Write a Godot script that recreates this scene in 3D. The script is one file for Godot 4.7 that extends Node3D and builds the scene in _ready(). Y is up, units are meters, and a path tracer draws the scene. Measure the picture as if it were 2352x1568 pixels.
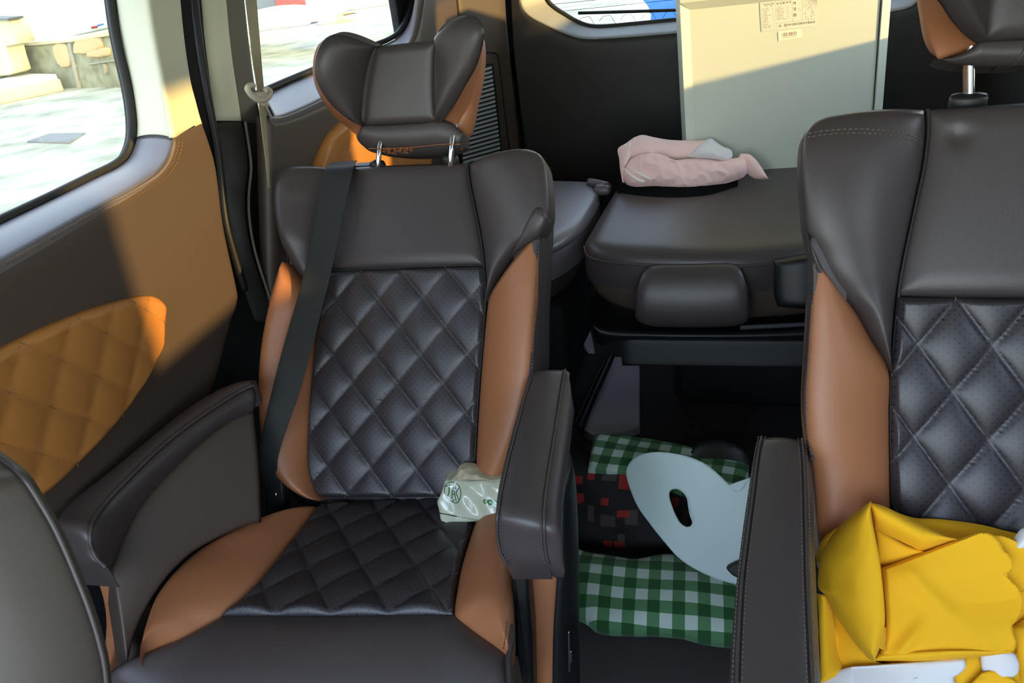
extends Node3D

const FOCAL := 1700.0
var eye := Vector3(0, 1.32, 0)
var look := Basis(Vector3.UP, deg_to_rad(17.0)) * Basis(Vector3.RIGHT, deg_to_rad(-29.0)) * Basis(Vector3.BACK, deg_to_rad(-7.0))
var M := {}
var taken := {}


# ---------------------------------------------------------------- measuring
# The photograph was measured with a pinhole model of its own camera: sight() is the direction of a measured point, and spot() is where it meets a
# surface of the cabin (point, normal), raised by «up» metres off that surface.
func sight(x, y) -> Vector3:
	return look * Vector3((x - 1176.0) / FOCAL, -(y - 784.0) / FOCAL, -1.0)


func spot(pl: Array, x, y, up = 0.0) -> Vector3:
	var d = sight(x, y)
	var n: Vector3 = pl[1]
	var p: Vector3 = pl[0] + n * up
	return eye + d * (n.dot(p - eye) / n.dot(d))


func spots(pl: Array, xy: Array, up0 = 0.0, up1 = null) -> PackedVector3Array:
	var r := PackedVector3Array()
	var k = xy.size() / 2
	for i in k:
		var f = float(i) / max(1, k - 1)
		r.append(spot(pl, xy[2 * i], xy[2 * i + 1], up0 if up1 == null else lerpf(up0, up1, f)))
	return r


func spots3(pl: Array, xyo: Array) -> PackedVector3Array:
	var r := PackedVector3Array()
	for i in xyo.size() / 3:
		r.append(spot(pl, xyo[3 * i], xyo[3 * i + 1], xyo[3 * i + 2]))
	return r


func level(h: float) -> Array:
	return [Vector3(0, h, 0), Vector3.UP]


func across(x: float) -> Array:
	return [Vector3(x, 0, 0), Vector3.RIGHT]


func facing(z: float) -> Array:
	return [Vector3(0, 0, z), Vector3.BACK]


func smooth(p: PackedVector3Array, n: int, closed := false) -> PackedVector3Array:
	# Catmull-Rom through p, then n + 1 points (n when closed) at equal lengths
	var q := PackedVector3Array()
	var m = p.size()
	if m == 1:
		for i in n + 1:
			q.append(p[0])
		return q
	var segs = m if closed else m - 1
	for i in segs:
		var a = p[(i - 1 + m) % m] if closed else p[max(i - 1, 0)]
		var b = p[i]
		var c = p[(i + 1) % m]
		var d = p[(i + 2) % m] if closed else p[min(i + 2, m - 1)]
		var lb = b.distance_to(c)
		var ta = (c - a) * (lb / max(1e-6, a.distance_to(b) + lb)) if a != b else (c - b)
		var tb = (d - b) * (lb / max(1e-6, c.distance_to(d) + lb)) if c != d else (c - b)
		for k in 12:
			var t = k / 12.0
			var t2 = t * t
			var t3 = t2 * t
			q.append(b * (2 * t3 - 3 * t2 + 1) + ta * (t3 - 2 * t2 + t) + c * (-2 * t3 + 3 * t2) + tb * (t3 - t2))
	q.append(p[0] if closed else p[m - 1])
	return even(q, n, closed)


func even(q: PackedVector3Array, n: int, closed := false) -> PackedVector3Array:
	var ln := PackedFloat32Array([0.0])
	for i in range(1, q.size()):
		ln.append(ln[i - 1] + q[i].distance_to(q[i - 1]))
	var total = ln[ln.size() - 1]
	var r := PackedVector3Array()
	var j = 0
	for i in (n if closed else n + 1):
		var s = total * i / n
		while j < q.size() - 2 and ln[j + 1] < s:
			j += 1
		var w = ln[j + 1] - ln[j]
		r.append(q[j].lerp(q[j + 1], clampf((s - ln[j]) / w, 0, 1) if w > 1e-9 else 0.0))
	return r


func joined(parts: Array) -> PackedVector3Array:
	var r := PackedVector3Array()
	for p in parts:
		r.append_array(p)
	return r


func mirrored(p: PackedVector3Array, x0: float) -> PackedVector3Array:
	var r := PackedVector3Array()
	for v in p:
		r.append(Vector3(2 * x0 - v.x, v.y, v.z))
	return r


func shifted(p: PackedVector3Array, d: Vector3) -> PackedVector3Array:
	var r := PackedVector3Array()
	for v in p:
		r.append(v + d)
	return r


# ---------------------------------------------------------------- shapes
class Shape:
	var v := PackedVector3Array()
	var uv := PackedVector2Array()
	var i := PackedInt32Array()

	func put(p: Vector3, t := Vector2.ZERO) -> int:
		v.append(p)
		uv.append(t)
		return v.size() - 1

	func tri(a, b, c) -> void:
		i.append(a)
		i.append(b)
		i.append(c)

	func quad(a, b, c, d) -> void:
		tri(a, b, c)
		tri(a, c, d)

	func flip(from: int) -> void:
		var k = from
		while k < i.size():
			var t = i[k + 1]
			i[k + 1] = i[k + 2]
			i[k + 2] = t
			k += 3


func commit(called: String, s: Shape, mat: Material, parent: Node3D = null, flat := false) -> MeshInstance3D:
	var o := MeshInstance3D.new()
	o.name = numbered(called) if parent == null else called
	var at := Vector3.ZERO
	var up: Node = parent
	while up and up is Node3D and up != self:
		at += (up as Node3D).position
		up = up.get_parent()
	var v := PackedVector3Array()
	var uv := PackedVector2Array()
	var nn := PackedVector3Array()
	var idx := PackedInt32Array()
	if flat:
		for k in range(0, s.i.size(), 3):
			var a = s.v[s.i[k]]
			var b = s.v[s.i[k + 1]]
			var c = s.v[s.i[k + 2]]
			var n = (c - a).cross(b - a)
			if n.length() < 1e-12:
				continue
			n = n.normalized()
			for j in 3:
				v.append(s.v[s.i[k + j]] - at)
				uv.append(s.uv[s.i[k + j]])
				nn.append(n)
				idx.append(idx.size())
	else:
		nn.resize(s.v.size())
		for k in range(0, s.i.size(), 3):
			var a = s.v[s.i[k]]
			var b = s.v[s.i[k + 1]]
			var c = s.v[s.i[k + 2]]
			var n = (c - a).cross(b - a)
			nn[s.i[k]] += n
			nn[s.i[k + 1]] += n
			nn[s.i[k + 2]] += n
		for k in nn.size():
			nn[k] = nn[k].normalized() if nn[k].length() > 1e-14 else Vector3.UP
		for p in s.v:
			v.append(p - at)
		uv = s.uv
		idx = s.i
	var arr := []
	arr.resize(Mesh.ARRAY_MAX)
	arr[Mesh.ARRAY_VERTEX] = v
	arr[Mesh.ARRAY_NORMAL] = nn
	arr[Mesh.ARRAY_TEX_UV] = uv
	arr[Mesh.ARRAY_INDEX] = idx
	var m := ArrayMesh.new()
	m.add_surface_from_arrays(Mesh.PRIMITIVE_TRIANGLES, arr)
	o.mesh = m
	o.material_override = null
	m.surface_set_material(0, mat)
	(parent if parent else self).add_child(o, true)
	return o


func numbered(called: String) -> String:
	var n = taken.get(called, 0)
	taken[called] = n + 1
	return called if n == 0 else "%s_%03d" % [called, n]


func thing(called: String, label: String, category: String, at := Vector3.ZERO, group := "") -> Node3D:
	var o := Node3D.new()
	o.name = numbered(called)
	o.position = at
	add_child(o, true)
	tag(o, label, category, group)
	return o


func tag(o: Node3D, label: String, category: String, group := "") -> void:
	o.set_meta("label", label)
	o.set_meta("category", category)
	if group:
		o.set_meta("group", group)


func structure(o: Node3D, label := "", category := "") -> Node3D:
	o.set_meta("kind", "structure")
	if label:
		o.set_meta("label", label)
	if category:
		o.set_meta("category", category)
	return o


func shell(called: String, label: String, category: String) -> Node3D:
	var o := Node3D.new()
	o.name = numbered(called)
	add_child(o, true)
	return structure(o, label, category)


func stuff(o: Node3D) -> Node3D:
	o.set_meta("kind", "stuff")
	return o


# A padded panel between two rails of equally many points. n: outward. o: nu, bulge (m), puff (m, how far the edges roll under), r (m, width of that
# roll), th (thickness), quilt (a Callable of (point) that gives a height), frame [origin, right, up] for uv in metres.
func sheet(s: Shape, a: PackedVector3Array, b: PackedVector3Array, n: Vector3, o := {}) -> void:
	var nu: int = o.get("nu", 14)
	var nv: int = a.size() - 1
	var bulge: float = o.get("bulge", 0.0)
	var puff: float = o.get("puff", 0.006)
	var r: float = o.get("r", 0.02)
	var th: float = o.get("th", 0.03)
	var ends: Vector2 = o.get("ends", Vector2(1, 1))   # 1: the first and last rows roll under too
	var sides: Vector2 = o.get("sides", Vector2(1, 1))
	var has_quilt: bool = o.has("quilt")
	var quilt: Callable = o.get("quilt", func(_p): return 0.0)
	var has_frame: bool = o.has("frame")
	var fr: Array = o.get("frame", [])
	var nb: Vector3 = o.get("back", n)
	n = n.normalized()
	nb = nb.normalized()
	var i0 = s.i.size()
	var length = 0.0
	var lens := PackedFloat32Array([0.0])
	for j in nv:
		length += ((a[j + 1] + b[j + 1]) * 0.5).distance_to((a[j] + b[j]) * 0.5)
		lens.append(length)
	var front := []
	var rear := []
	for j in nv + 1:
		var fl := PackedInt32Array()
		var bl := PackedInt32Array()
		var w = a[j].distance_to(b[j])
		for k in nu + 1:
			var u = float(k) / nu
			# crowd the columns towards the edges, where the roll is
			u = lerpf(u, 0.5 - 0.5 * cos(PI * u), 0.6)
			var p = a[j].lerp(b[j], u)
			var d = 1e9
			if sides.x > 0: d = min(d, u * w)
			if sides.y > 0: d = min(d, (1 - u) * w)
			if ends.x > 0: d = min(d, lens[j])
			if ends.y > 0: d = min(d, length - lens[j])
			var q = clampf(d / r, 0, 1)
			var h = puff * (sqrt(max(0.0, 1 - (1 - q) * (1 - q))) - 1)
			h += bulge * 4 * u * (1 - u)
			if has_quilt:
				h += quilt.call(p) * clampf(d / r, 0, 1)
			var t = Vector2(u * w, lens[j])
			if has_frame:
				t = Vector2((p - fr[0]).dot(fr[1]), (p - fr[0]).dot(fr[2]))
			fl.append(s.put(p + n * h, t))
			bl.append(s.put(p - nb * th, t))
		front.append(fl)
		rear.append(bl)
	for j in nv:
		for k in nu:
			s.quad(front[j][k], front[j][k + 1], front[j + 1][k + 1], front[j + 1][k])
			s.quad(rear[j][k], rear[j + 1][k], rear[j + 1][k + 1], rear[j][k + 1])
	for j in nv:
		s.quad(front[j][0], front[j + 1][0], rear[j + 1][0], rear[j][0])
		s.quad(front[j + 1][nu], front[j][nu], rear[j][nu], rear[j + 1][nu])
	for k in nu:
		s.quad(front[0][k + 1], front[0][k], rear[0][k], rear[0][k + 1])
		s.quad(front[nv][k], front[nv][k + 1], rear[nv][k + 1], rear[nv][k])
	# which way round?
	var sum := Vector3.ZERO
	for j in nv:
		for k in nu:
			var A = s.v[front[j][k]]
			sum += (s.v[front[j + 1][k + 1]] - A).cross(s.v[front[j][k + 1]] - A)
	if sum.dot(n) < 0:
		s.flip(i0)


# a point on such a panel, u and v from 0 to 1
func pad_point(a: PackedVector3Array, b: PackedVector3Array, n: Vector3, o: Dictionary, u: float, v: float) -> Vector3:
	n = n.normalized()
	var j = v * (a.size() - 1)
	var k = mini(int(j), a.size() - 2)
	var A = a[k].lerp(a[k + 1], j - k)
	var B = b[k].lerp(b[k + 1], j - k)
	var length = 0.0
	for i in a.size() - 1:
		length += ((a[i + 1] + b[i + 1]) * 0.5).distance_to((a[i] + b[i]) * 0.5)
	var w = A.distance_to(B)
	var d = min(min(u * w, (1 - u) * w), min(v * length, (1 - v) * length))
	var q = clampf(d / o.get("r", 0.02), 0, 1)
	return A.lerp(B, u) + n * (o.get("puff", 0.006) * (sqrt(max(0.0, 1 - (1 - q) * (1 - q))) - 1) + o.get("bulge", 0.0) * 4 * u * (1 - u) + 0.0008)


# rings of equally many points, joined; capped with fans
func loft(s: Shape, rings: Array, closed := true, caps := true) -> void:
	var i0 = s.i.size()
	var m: int = rings[0].size()
	var rows := []
	var acc = 0.0
	for j in rings.size():
		var row := PackedInt32Array()
		if j:
			acc += rings[j][0].distance_to(rings[j - 1][0])
		var around = 0.0
		for k in m:
			if k:
				around += rings[j][k].distance_to(rings[j][k - 1])
			row.append(s.put(rings[j][k], Vector2(around, acc)))
		rows.append(row)
	for j in rings.size() - 1:
		for k in (m if closed else m - 1):
			var k2 = (k + 1) % m
			s.quad(rows[j][k], rows[j][k2], rows[j + 1][k2], rows[j + 1][k])
	if caps:
		for e in 2:
			var ring = rings[0] if e == 0 else rings[rings.size() - 1]
			var row = rows[0] if e == 0 else rows[rows.size() - 1]
			var c := Vector3.ZERO
			for p in ring:
				c += p / m
			var ci = s.put(c)
			for k in m:
				var k2 = (k + 1) % m
				if e == 0:
					s.tri(ci, row[k2], row[k])
				else:
					s.tri(ci, row[k], row[k2])
	var vol = 0.0
	var k = i0
	while k < s.i.size():
		vol += s.v[s.i[k]].dot(s.v[s.i[k + 1]].cross(s.v[s.i[k + 2]]))
		k += 3
	if vol > 0:
		s.flip(i0)


func axes(d: Vector3) -> Array:
	d = d.normalized()
	var a = d.cross(Vector3.UP)
	if a.length() < 0.01:
		a = d.cross(Vector3.RIGHT)
	a = a.normalized()
	return [a, d.cross(a).normalized()]


func tube(s: Shape, path: PackedVector3Array, r, n := 10) -> void:
	var rings := []
	var ax = axes(path[1] - path[0])
	var up: Vector3 = ax[0]
	for j in path.size():
		var d = (path[min(j + 1, path.size() - 1)] - path[max(j - 1, 0)]).normalized()
		up = (up - d * up.dot(d)).normalized()
		var side = d.cross(up)
		var ring := PackedVector3Array()
		var rr = r if not (r is Array) else r[j]
		for k in n:
			var a = TAU * k / n
			ring.append(path[j] + (up * cos(a) + side * sin(a)) * rr)
		rings.append(ring)
	loft(s, rings)


# a strap: a flat band along the path, w wide along «side» vectors, th thick
func strap(s: Shape, path: PackedVector3Array, sides: PackedVector3Array, w: float, th: float) -> void:
	var rings := []
	for j in path.size():
		var d = (path[min(j + 1, path.size() - 1)] - path[max(j - 1, 0)]).normalized()
		var a = (sides[j] - d * sides[j].dot(d)).normalized()
		var n = a.cross(d)
		var ring := PackedVector3Array()
		for c in [[-0.5, 0.0], [-0.49, 0.5], [0.49, 0.5], [0.5, 0.0], [0.49, -0.5], [-0.49, -0.5]]:
			ring.append(path[j] + a * w * c[0] + n * th * c[1])
		rings.append(ring)
	loft(s, rings)


# a box with chamfered edges; b: its axes
func block(s: Shape, c: Vector3, size: Vector3, ch := 0.004, b := Basis()) -> void:
	var h = size * 0.5
	ch = min(ch, min(h.x, min(h.y, h.z)) * 0.9)
	var rings := []
	for e in [[-1, 1.0], [-1, 0.0], [1, 0.0], [1, 1.0]]:
		var y = e[0] * (h.y - (0.0 if e[1] == 1.0 else ch))
		var inn = ch if e[1] == 1.0 else 0.0
		var ring := PackedVector3Array()
		var X = h.x - inn
		var Z = h.z - inn
		for p in [[-X + ch, -Z], [X - ch, -Z], [X, -Z + ch], [X, Z - ch], [X - ch, Z], [-X + ch, Z], [-X, Z - ch], [-X, -Z + ch]]:
			ring.append(c + b * Vector3(p[0], y, p[1]))
		rings.append(ring)
	loft(s, rings)


# an outline (points in order) given thickness along -n, with a small chamfer in front
func plate(s: Shape, outline: PackedVector3Array, n: Vector3, th: float, ch := 0.002) -> void:
	n = n.normalized()
	var ax = axes(n)
	var flat := PackedVector2Array()
	for p in outline:
		flat.append(Vector2(p.dot(ax[0]), p.dot(ax[1])))
	if Geometry2D.is_polygon_clockwise(flat):
		outline = outline.duplicate()
		outline.reverse()
		flat.reverse()
	var m = outline.size()
	var i0 = s.i.size()
	var inner := PackedVector3Array()
	for k in m:
		var d1 = (outline[(k + 1) % m] - outline[k]).normalized()
		var d0 = (outline[k] - outline[(k - 1 + m) % m]).normalized()
		var t = (d0 + d1).normalized()
		inner.append(outline[k] + n.cross(t).normalized() * ch * (1.0 if n.cross(ax[0]).dot(ax[1]) > 0 else -1.0))
	var rows := []
	for ring in [shifted(inner, Vector3.ZERO), shifted(outline, -n * ch), shifted(outline, -n * (th - ch * 0.5)), shifted(inner, -n * th)]:
		var row := PackedInt32Array()
		for k in m:
			row.append(s.put(ring[k], Vector2(ring[k].dot(ax[0]), ring[k].dot(ax[1]))))
		rows.append(row)
	for j in 3:
		for k in m:
			var k2 = (k + 1) % m
			s.quad(rows[j][k], rows[j][k2], rows[j + 1][k2], rows[j + 1][k])
	var t = Geometry2D.triangulate_polygon(flat)
	for k in range(0, t.size(), 3):
		s.tri(rows[0][t[k]], rows[0][t[k + 2]], rows[0][t[k + 1]])
		s.tri(rows[3][t[k]], rows[3][t[k + 1]], rows[3][t[k + 2]])
	var vol = 0.0
	var k = i0
	var o = outline[0]
	while k < s.i.size():
		vol += (s.v[s.i[k]] - o).dot((s.v[s.i[k + 1]] - o).cross(s.v[s.i[k + 2]] - o))
		k += 3
	if vol > 0:
		s.flip(i0)


# short stitches along a path
func stitches(s: Shape, path: PackedVector3Array, n: Vector3, pitch := 0.006, w := 0.0009, duty := 0.6) -> void:
	var total = 0.0
	for j in path.size() - 1:
		total += path[j].distance_to(path[j + 1])
	var q = even(path, max(2, int(total / pitch) * 2))
	for j in range(0, q.size() - 1, 2):
		var d = q[j + 1] - q[j]
		if d.length() < 1e-6:
			continue
		var side = d.cross(n).normalized() * w
		var up = n.normalized() * w
		var a = q[j] + d * (0.5 - duty)
		var b = q[j] + d * (0.5 + duty)
		var i0 = s.i.size()
		var r := []
		for p in [a, b]:
			r.append([s.put(p + side - up * 0.5), s.put(p + up), s.put(p - side - up * 0.5)])
		for k in 3:
			s.quad(r[0][k], r[0][(k + 1) % 3], r[1][(k + 1) % 3], r[1][k])
		s.tri(r[0][0], r[0][2], r[0][1])
		s.tri(r[1][0], r[1][1], r[1][2])


# ---------------------------------------------------------------- materials
func mat(called: String, c: Color, rough: float, o := {}) -> StandardMaterial3D:
	var m := StandardMaterial3D.new()
	m.resource_name = called
	m.albedo_color = c
	m.roughness = rough
	m.metallic = o.get("metal", 0.0)
	m.metallic_specular = o.get("spec", 0.5)
	if o.has("bump"):
		m.heightmap_enabled = true
		m.heightmap_scale = o.bump
		m.heightmap_texture = o.tex
		m.uv1_triplanar = true
		m.uv1_scale = Vector3.ONE * o.get("scale", 8.0)
	if o.has("albedo"):
		m.albedo_texture = o.albedo
		m.uv1_triplanar = o.get("tri", false)
		m.uv1_scale = Vector3.ONE * o.get("scale", 8.0)
	if o.has("sheen"):
		m.rim_enabled = true
		m.rim = o.sheen
		m.rim_tint = 0.6
	M[called] = m
	return m


func noise_texture(sd: int, freq: float, kind: int, ramp = null, size := 512) -> NoiseTexture2D:
	var f := FastNoiseLite.new()
	f.seed = sd
	f.frequency = freq
	f.noise_type = kind
	if kind == FastNoiseLite.TYPE_CELLULAR:
		f.cellular_return_type = FastNoiseLite.RETURN_DISTANCE
	var t := NoiseTexture2D.new()
	t.width = size
	t.height = size
	t.seamless = true
	t.noise = f
	if ramp:
		var g := Gradient.new()
		g.offsets = PackedFloat32Array(range(ramp.size()).map(func(k): return float(k) / (ramp.size() - 1)))
		g.colors = PackedColorArray(ramp)
		t.color_ramp = g
	return t


# ---------------------------------------------------------------- the scene
func _ready() -> void:
	var cam := Camera3D.new()
	cam.name = "camera"
	cam.transform = Transform3D(look, eye)
	cam.fov = rad_to_deg(2.0 * atan(784.0 / FOCAL))
	cam.near = 0.02
	cam.far = 400.0
	add_child(cam)
	cam.current = true
	var we := WorldEnvironment.new()
	we.name = "world"
	var env := Environment.new()
	var sky := Sky.new()
	var sm := ProceduralSkyMaterial.new()
	sm.sky_top_color = Color(0.71, 0.80, 0.92)
	sm.sky_horizon_color = Color(0.98, 1.0, 0.92)
	sm.ground_bottom_color = Color(0.55, 0.55, 0.52)
	sm.ground_horizon_color = Color(0.75, 0.75, 0.72)
	sm.sun_angle_max = 1.0
	sky.sky_material = sm
	env.background_mode = Environment.BG_SKY
	env.sky = sky
	env.background_energy_multiplier = 4.2
	env.tonemap_mode = Environment.TONE_MAPPER_LINEAR
	env.tonemap_exposure = 2.2
	env.sdfgi_enabled = true
	env.ssao_enabled = true
	env.ssil_enabled = true
	we.environment = env
	add_child(we)
	var sun := DirectionalLight3D.new()
	sun.name = "sun"
	var towards := Vector3(-1.0, -0.16, -0.30)   # low, from the right and a little from the front
	sun.look_at_from_position(Vector3.ZERO, towards, Vector3.UP)
	sun.light_color = Color(1.0, 0.84, 0.52)
	sun.light_energy = 1.35
	sun.light_angular_distance = 1.3
	sun.shadow_enabled = true
	add_child(sun)
	make_materials()
	cabin()
	outdoors()
	left_seat()
	right_seat()
	rear_row()
	belts()
	floor_things()
	loose_things()


func make_materials() -> void:
	var grain := noise_texture(3, 0.06, FastNoiseLite.TYPE_CELLULAR, null, 512)
	var cloud := noise_texture(8, 0.02, FastNoiseLite.TYPE_SIMPLEX_SMOOTH, null, 512)
	var weave := noise_texture(12, 0.25, FastNoiseLite.TYPE_VALUE, null, 256)
	mat("leather", Color(0.265, 0.235, 0.235), 0.42, {"bump": 0.012, "tex": grain, "scale": 9.0, "spec": 0.5})
	mat("leather_quilt", Color(0.205, 0.19, 0.205), 0.40, {"spec": 0.5})
	M.leather_quilt.albedo_texture = perforated()
	M.leather_quilt.uv1_scale = Vector3.ONE / 0.0125
	mat("leather_door", Color(0.30, 0.25, 0.22), 0.5, {"bump": 0.012, "tex": grain, "scale": 9.0})
	mat("leather_front", Color(0.31, 0.28, 0.255), 0.5, {"bump": 0.012, "tex": grain, "scale": 9.0})
	mat("tan", Color(0.62, 0.40, 0.265), 0.45, {"bump": 0.01, "tex": grain, "scale": 9.0})
	mat("tan_door", Color(0.70, 0.46, 0.22), 0.5, {"bump": 0.01, "tex": grain, "scale": 9.0})
	mat("thread", Color(0.46, 0.40, 0.36), 0.8)
	mat("thread_dark", Color(0.12, 0.10, 0.10), 0.8)
	mat("thread_orange", Color(0.72, 0.42, 0.20), 0.8)
	mat("thread_brown", Color(0.52, 0.38, 0.26), 0.8)
	mat("beige", Color(0.88, 0.87, 0.78), 0.75, {"bump": 0.01, "tex": weave, "scale": 6.0})
	mat("taupe", Color(0.42, 0.39, 0.34), 0.7)
	mat("black_plastic", Color(0.10, 0.10, 0.105), 0.45, {"bump": 0.006, "tex": grain, "scale": 14.0})
	mat("dark_plastic", Color(0.16, 0.15, 0.15), 0.5, {"bump": 0.008, "tex": grain, "scale": 14.0})
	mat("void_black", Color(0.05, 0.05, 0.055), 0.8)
	mat("rubber", Color(0.11, 0.11, 0.11), 0.6)
	mat("chrome", Color(0.85, 0.85, 0.86), 0.12, {"metal": 1.0})
	mat("carpet", Color(0.20, 0.185, 0.185), 1.0, {"bump": 0.08, "tex": weave, "scale": 10.0})
	mat("carpet_grey", Color(0.70, 0.67, 0.69), 1.0, {"bump": 0.08, "tex": weave, "scale": 10.0})
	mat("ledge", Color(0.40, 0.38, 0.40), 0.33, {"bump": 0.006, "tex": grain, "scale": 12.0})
	mat("webbing", Color(0.115, 0.125, 0.125), 0.7, {"bump": 0.03, "tex": weave, "scale": 22.0, "sheen": 0.3})
	mat("webbing_beige", Color(0.62, 0.58, 0.47), 0.75, {"bump": 0.03, "tex": weave, "scale": 22.0})
	mat("beige_plastic", Color(0.80, 0.76, 0.69), 0.45)
	mat("grille", Color(0.66, 0.68, 0.69), 0.4)
	mat("cabinet", Color(0.84, 0.86, 0.79), 0.55)
	mat("white_plastic", Color(0.74, 0.81, 0.79), 0.42)
	mat("pink", Color(1.0, 0.85, 0.82), 0.9, {"bump": 0.02, "tex": weave, "scale": 16.0, "sheen": 0.4})
	mat("pink_deep", Color(0.90, 0.62, 0.55), 0.9, {"sheen": 0.4})
	mat("white_cloth", Color(0.90, 0.89, 0.89), 0.9, {"bump": 0.02, "tex": weave, "scale": 16.0, "sheen": 0.3})
	mat("yellow", Color(0.97, 0.72, 0.05), 0.85, {"bump": 0.015, "tex": weave, "scale": 20.0, "sheen": 0.3})
	mat("black_cloth", Color(0.08, 0.08, 0.08), 1.0, {"spec": 0.1})
	mat("paper", Color(0.74, 0.70, 0.60), 0.9)
	var glass := mat("glass", Color(0.9, 0.97, 0.93, 0.05), 0.02, {"spec": 0.5})
	glass.transparency = BaseMaterial3D.TRANSPARENCY_ALPHA
	var tinted := mat("tinted_glass", Color(0.10, 0.12, 0.10, 0.32), 0.02, {"spec": 0.5})
	tinted.transparency = BaseMaterial3D.TRANSPARENCY_ALPHA
	var clear := mat("rear_glass", Color(0.10, 0.12, 0.10, 0.08), 0.02, {"spec": 0.5})
	clear.transparency = BaseMaterial3D.TRANSPARENCY_ALPHA
	var quarter := mat("quarter_glass", Color(0.10, 0.12, 0.10, 0.22), 0.02, {"spec": 0.5})
	quarter.transparency = BaseMaterial3D.TRANSPARENCY_ALPHA
	mat("steel", Color(0.80, 0.80, 0.82), 0.35, {"metal": 0.7})
	mat("base_grey", Color(0.27, 0.28, 0.29), 0.7)
	mat("tailgate_ledge", Color(0.62, 0.63, 0.64), 0.4, {"bump": 0.006, "tex": grain, "scale": 12.0})


func perforated() -> ImageTexture:
	var im := Image.create(64, 64, false, Image.FORMAT_RGBA8)
	im.fill(Color.WHITE)
	for y in 64:
		for x in 64:
			for c in [Vector2(16, 16), Vector2(48, 48)]:
				var d = Vector2(x + 0.5, y + 0.5).distance_to(c)
				if d < 6.0:
					im.set_pixel(x, y, Color(0.12, 0.12, 0.12).lerp(Color.WHITE, clampf(d - 5.0, 0, 1)))
	return ImageTexture.create_from_image(im)


# ---------------------------------------------------------------- the cabin
func wall_piece(s: Shape, lo: Vector3, hi: Vector3) -> void:
	block(s, (lo + hi) * 0.5, hi - lo, 0.004)


func cabin() -> void:
	var s := Shape.new()
	wall_piece(s, Vector3(-1.06, -0.06, -3.1), Vector3(0.96, 0.0, 1.7))
	structure(commit("floor", s, M.carpet))
	s = Shape.new()
	wall_piece(s, Vector3(-1.06, 1.58, -3.1), Vector3(0.96, 1.64, 0.55))
	structure(commit("ceiling", s, M.beige))
	# right side, out of the picture: sill, roof rail and pillars round three windows; the rear one kicks up
	s = Shape.new()
	wall_piece(s, Vector3(0.85, 0, -3.05), Vector3(0.93, 1.017, 1.7))
	wall_piece(s, Vector3(0.85, 1.43, -3.05), Vector3(0.93, 1.6, 1.7))
	wall_piece(s, Vector3(0.85, 1.0, -0.34), Vector3(0.93, 1.45, 0.32))
	wall_piece(s, Vector3(0.85, 1.0, -1.14), Vector3(0.93, 1.45, -0.675))
	wall_piece(s, Vector3(0.85, 1.0, -1.86), Vector3(0.93, 1.45, -1.38))
	wall_piece(s, Vector3(0.85, 1.0, -3.05), Vector3(0.93, 1.45, -2.62))
	wall_piece(s, Vector3(0.85, 1.0, 1.3), Vector3(0.93, 1.45, 1.7))
	var kick := PackedVector3Array([Vector3(0.85, 1.0, -2.33), Vector3(0.85, 1.08, -2.38), Vector3(0.85, 1.2, -2.44), Vector3(0.85, 1.24, -2.64), Vector3(0.85, 1.0, -2.64)])
	plate(s, kick, Vector3.LEFT, 0.08)
	structure(commit("wall_right", s, M.dark_plastic))
	s = Shape.new()
	for w in [[-0.675, -0.34], [-1.38, -1.14], [-2.62, -1.86], [0.32, 1.3]]:
		wall_piece(s, Vector3(0.888, 1.0, w[0]), Vector3(0.892, 1.44, w[1]))
	structure(commit("window_4", s, M.glass))
	# front: dash height below, windscreen above
	s = Shape.new()
	wall_piece(s, Vector3(-1.06, 0, 1.62), Vector3(0.96, 0.86, 1.7))
	wall_piece(s, Vector3(-1.06, 0.8, 1.62), Vector3(-0.985, 1.1, 1.7))
	structure(commit("wall_front", s, M.dark_plastic))
	# left side behind the trim
	s = Shape.new()
	wall_piece(s, Vector3(-1.04, 0, -3.1), Vector3(-1.0, 1.0, 1.7))
	wall_piece(s, Vector3(-1.05, 1.42, -3.1), Vector3(-0.985, 1.6, 1.7))
	wall_piece(s, Vector3(-1.012, 1.0, -1.49), Vector3(-0.985, 1.45, -1.24))
	wall_piece(s, Vector3(-1.012, 1.0, -3.1), Vector3(-0.985, 1.45, -2.42))
	wall_piece(s, Vector3(-1.012, 1.0, -0.4), Vector3(-0.985, 1.45, -0.2))
	wall_piece(s, Vector3(-1.012, 1.0, 0.9), Vector3(-0.985, 1.45, 1.7))
	structure(commit("wall_left", s, M.void_black))
	# tail: body behind the trim
	s = Shape.new()
	wall_piece(s, Vector3(-1.06, 0, -3.08), Vector3(0.96, 0.90, -3.0))
	wall_piece(s, Vector3(-1.06, 1.44, -3.08), Vector3(0.96, 1.6, -3.0))
	wall_piece(s, Vector3(-1.06, 0.8, -3.08), Vector3(-0.72, 1.5, -3.0))
	wall_piece(s, Vector3(0.66, 0.8, -3.08), Vector3(0.96, 1.5, -3.0))
	structure(commit("wall_rear", s, M.void_black))
	door_panel()
	rear_quarter()
	tailgate()


func arc_off(pl: Array, xy: Array, mid: float) -> PackedVector3Array:
	var r := PackedVector3Array()
	var k = xy.size() / 2
	for i in k:
		r.append(spot(pl, xy[2 * i], xy[2 * i + 1], mid * sin(PI * i / (k - 1.0))))
	return r


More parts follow.
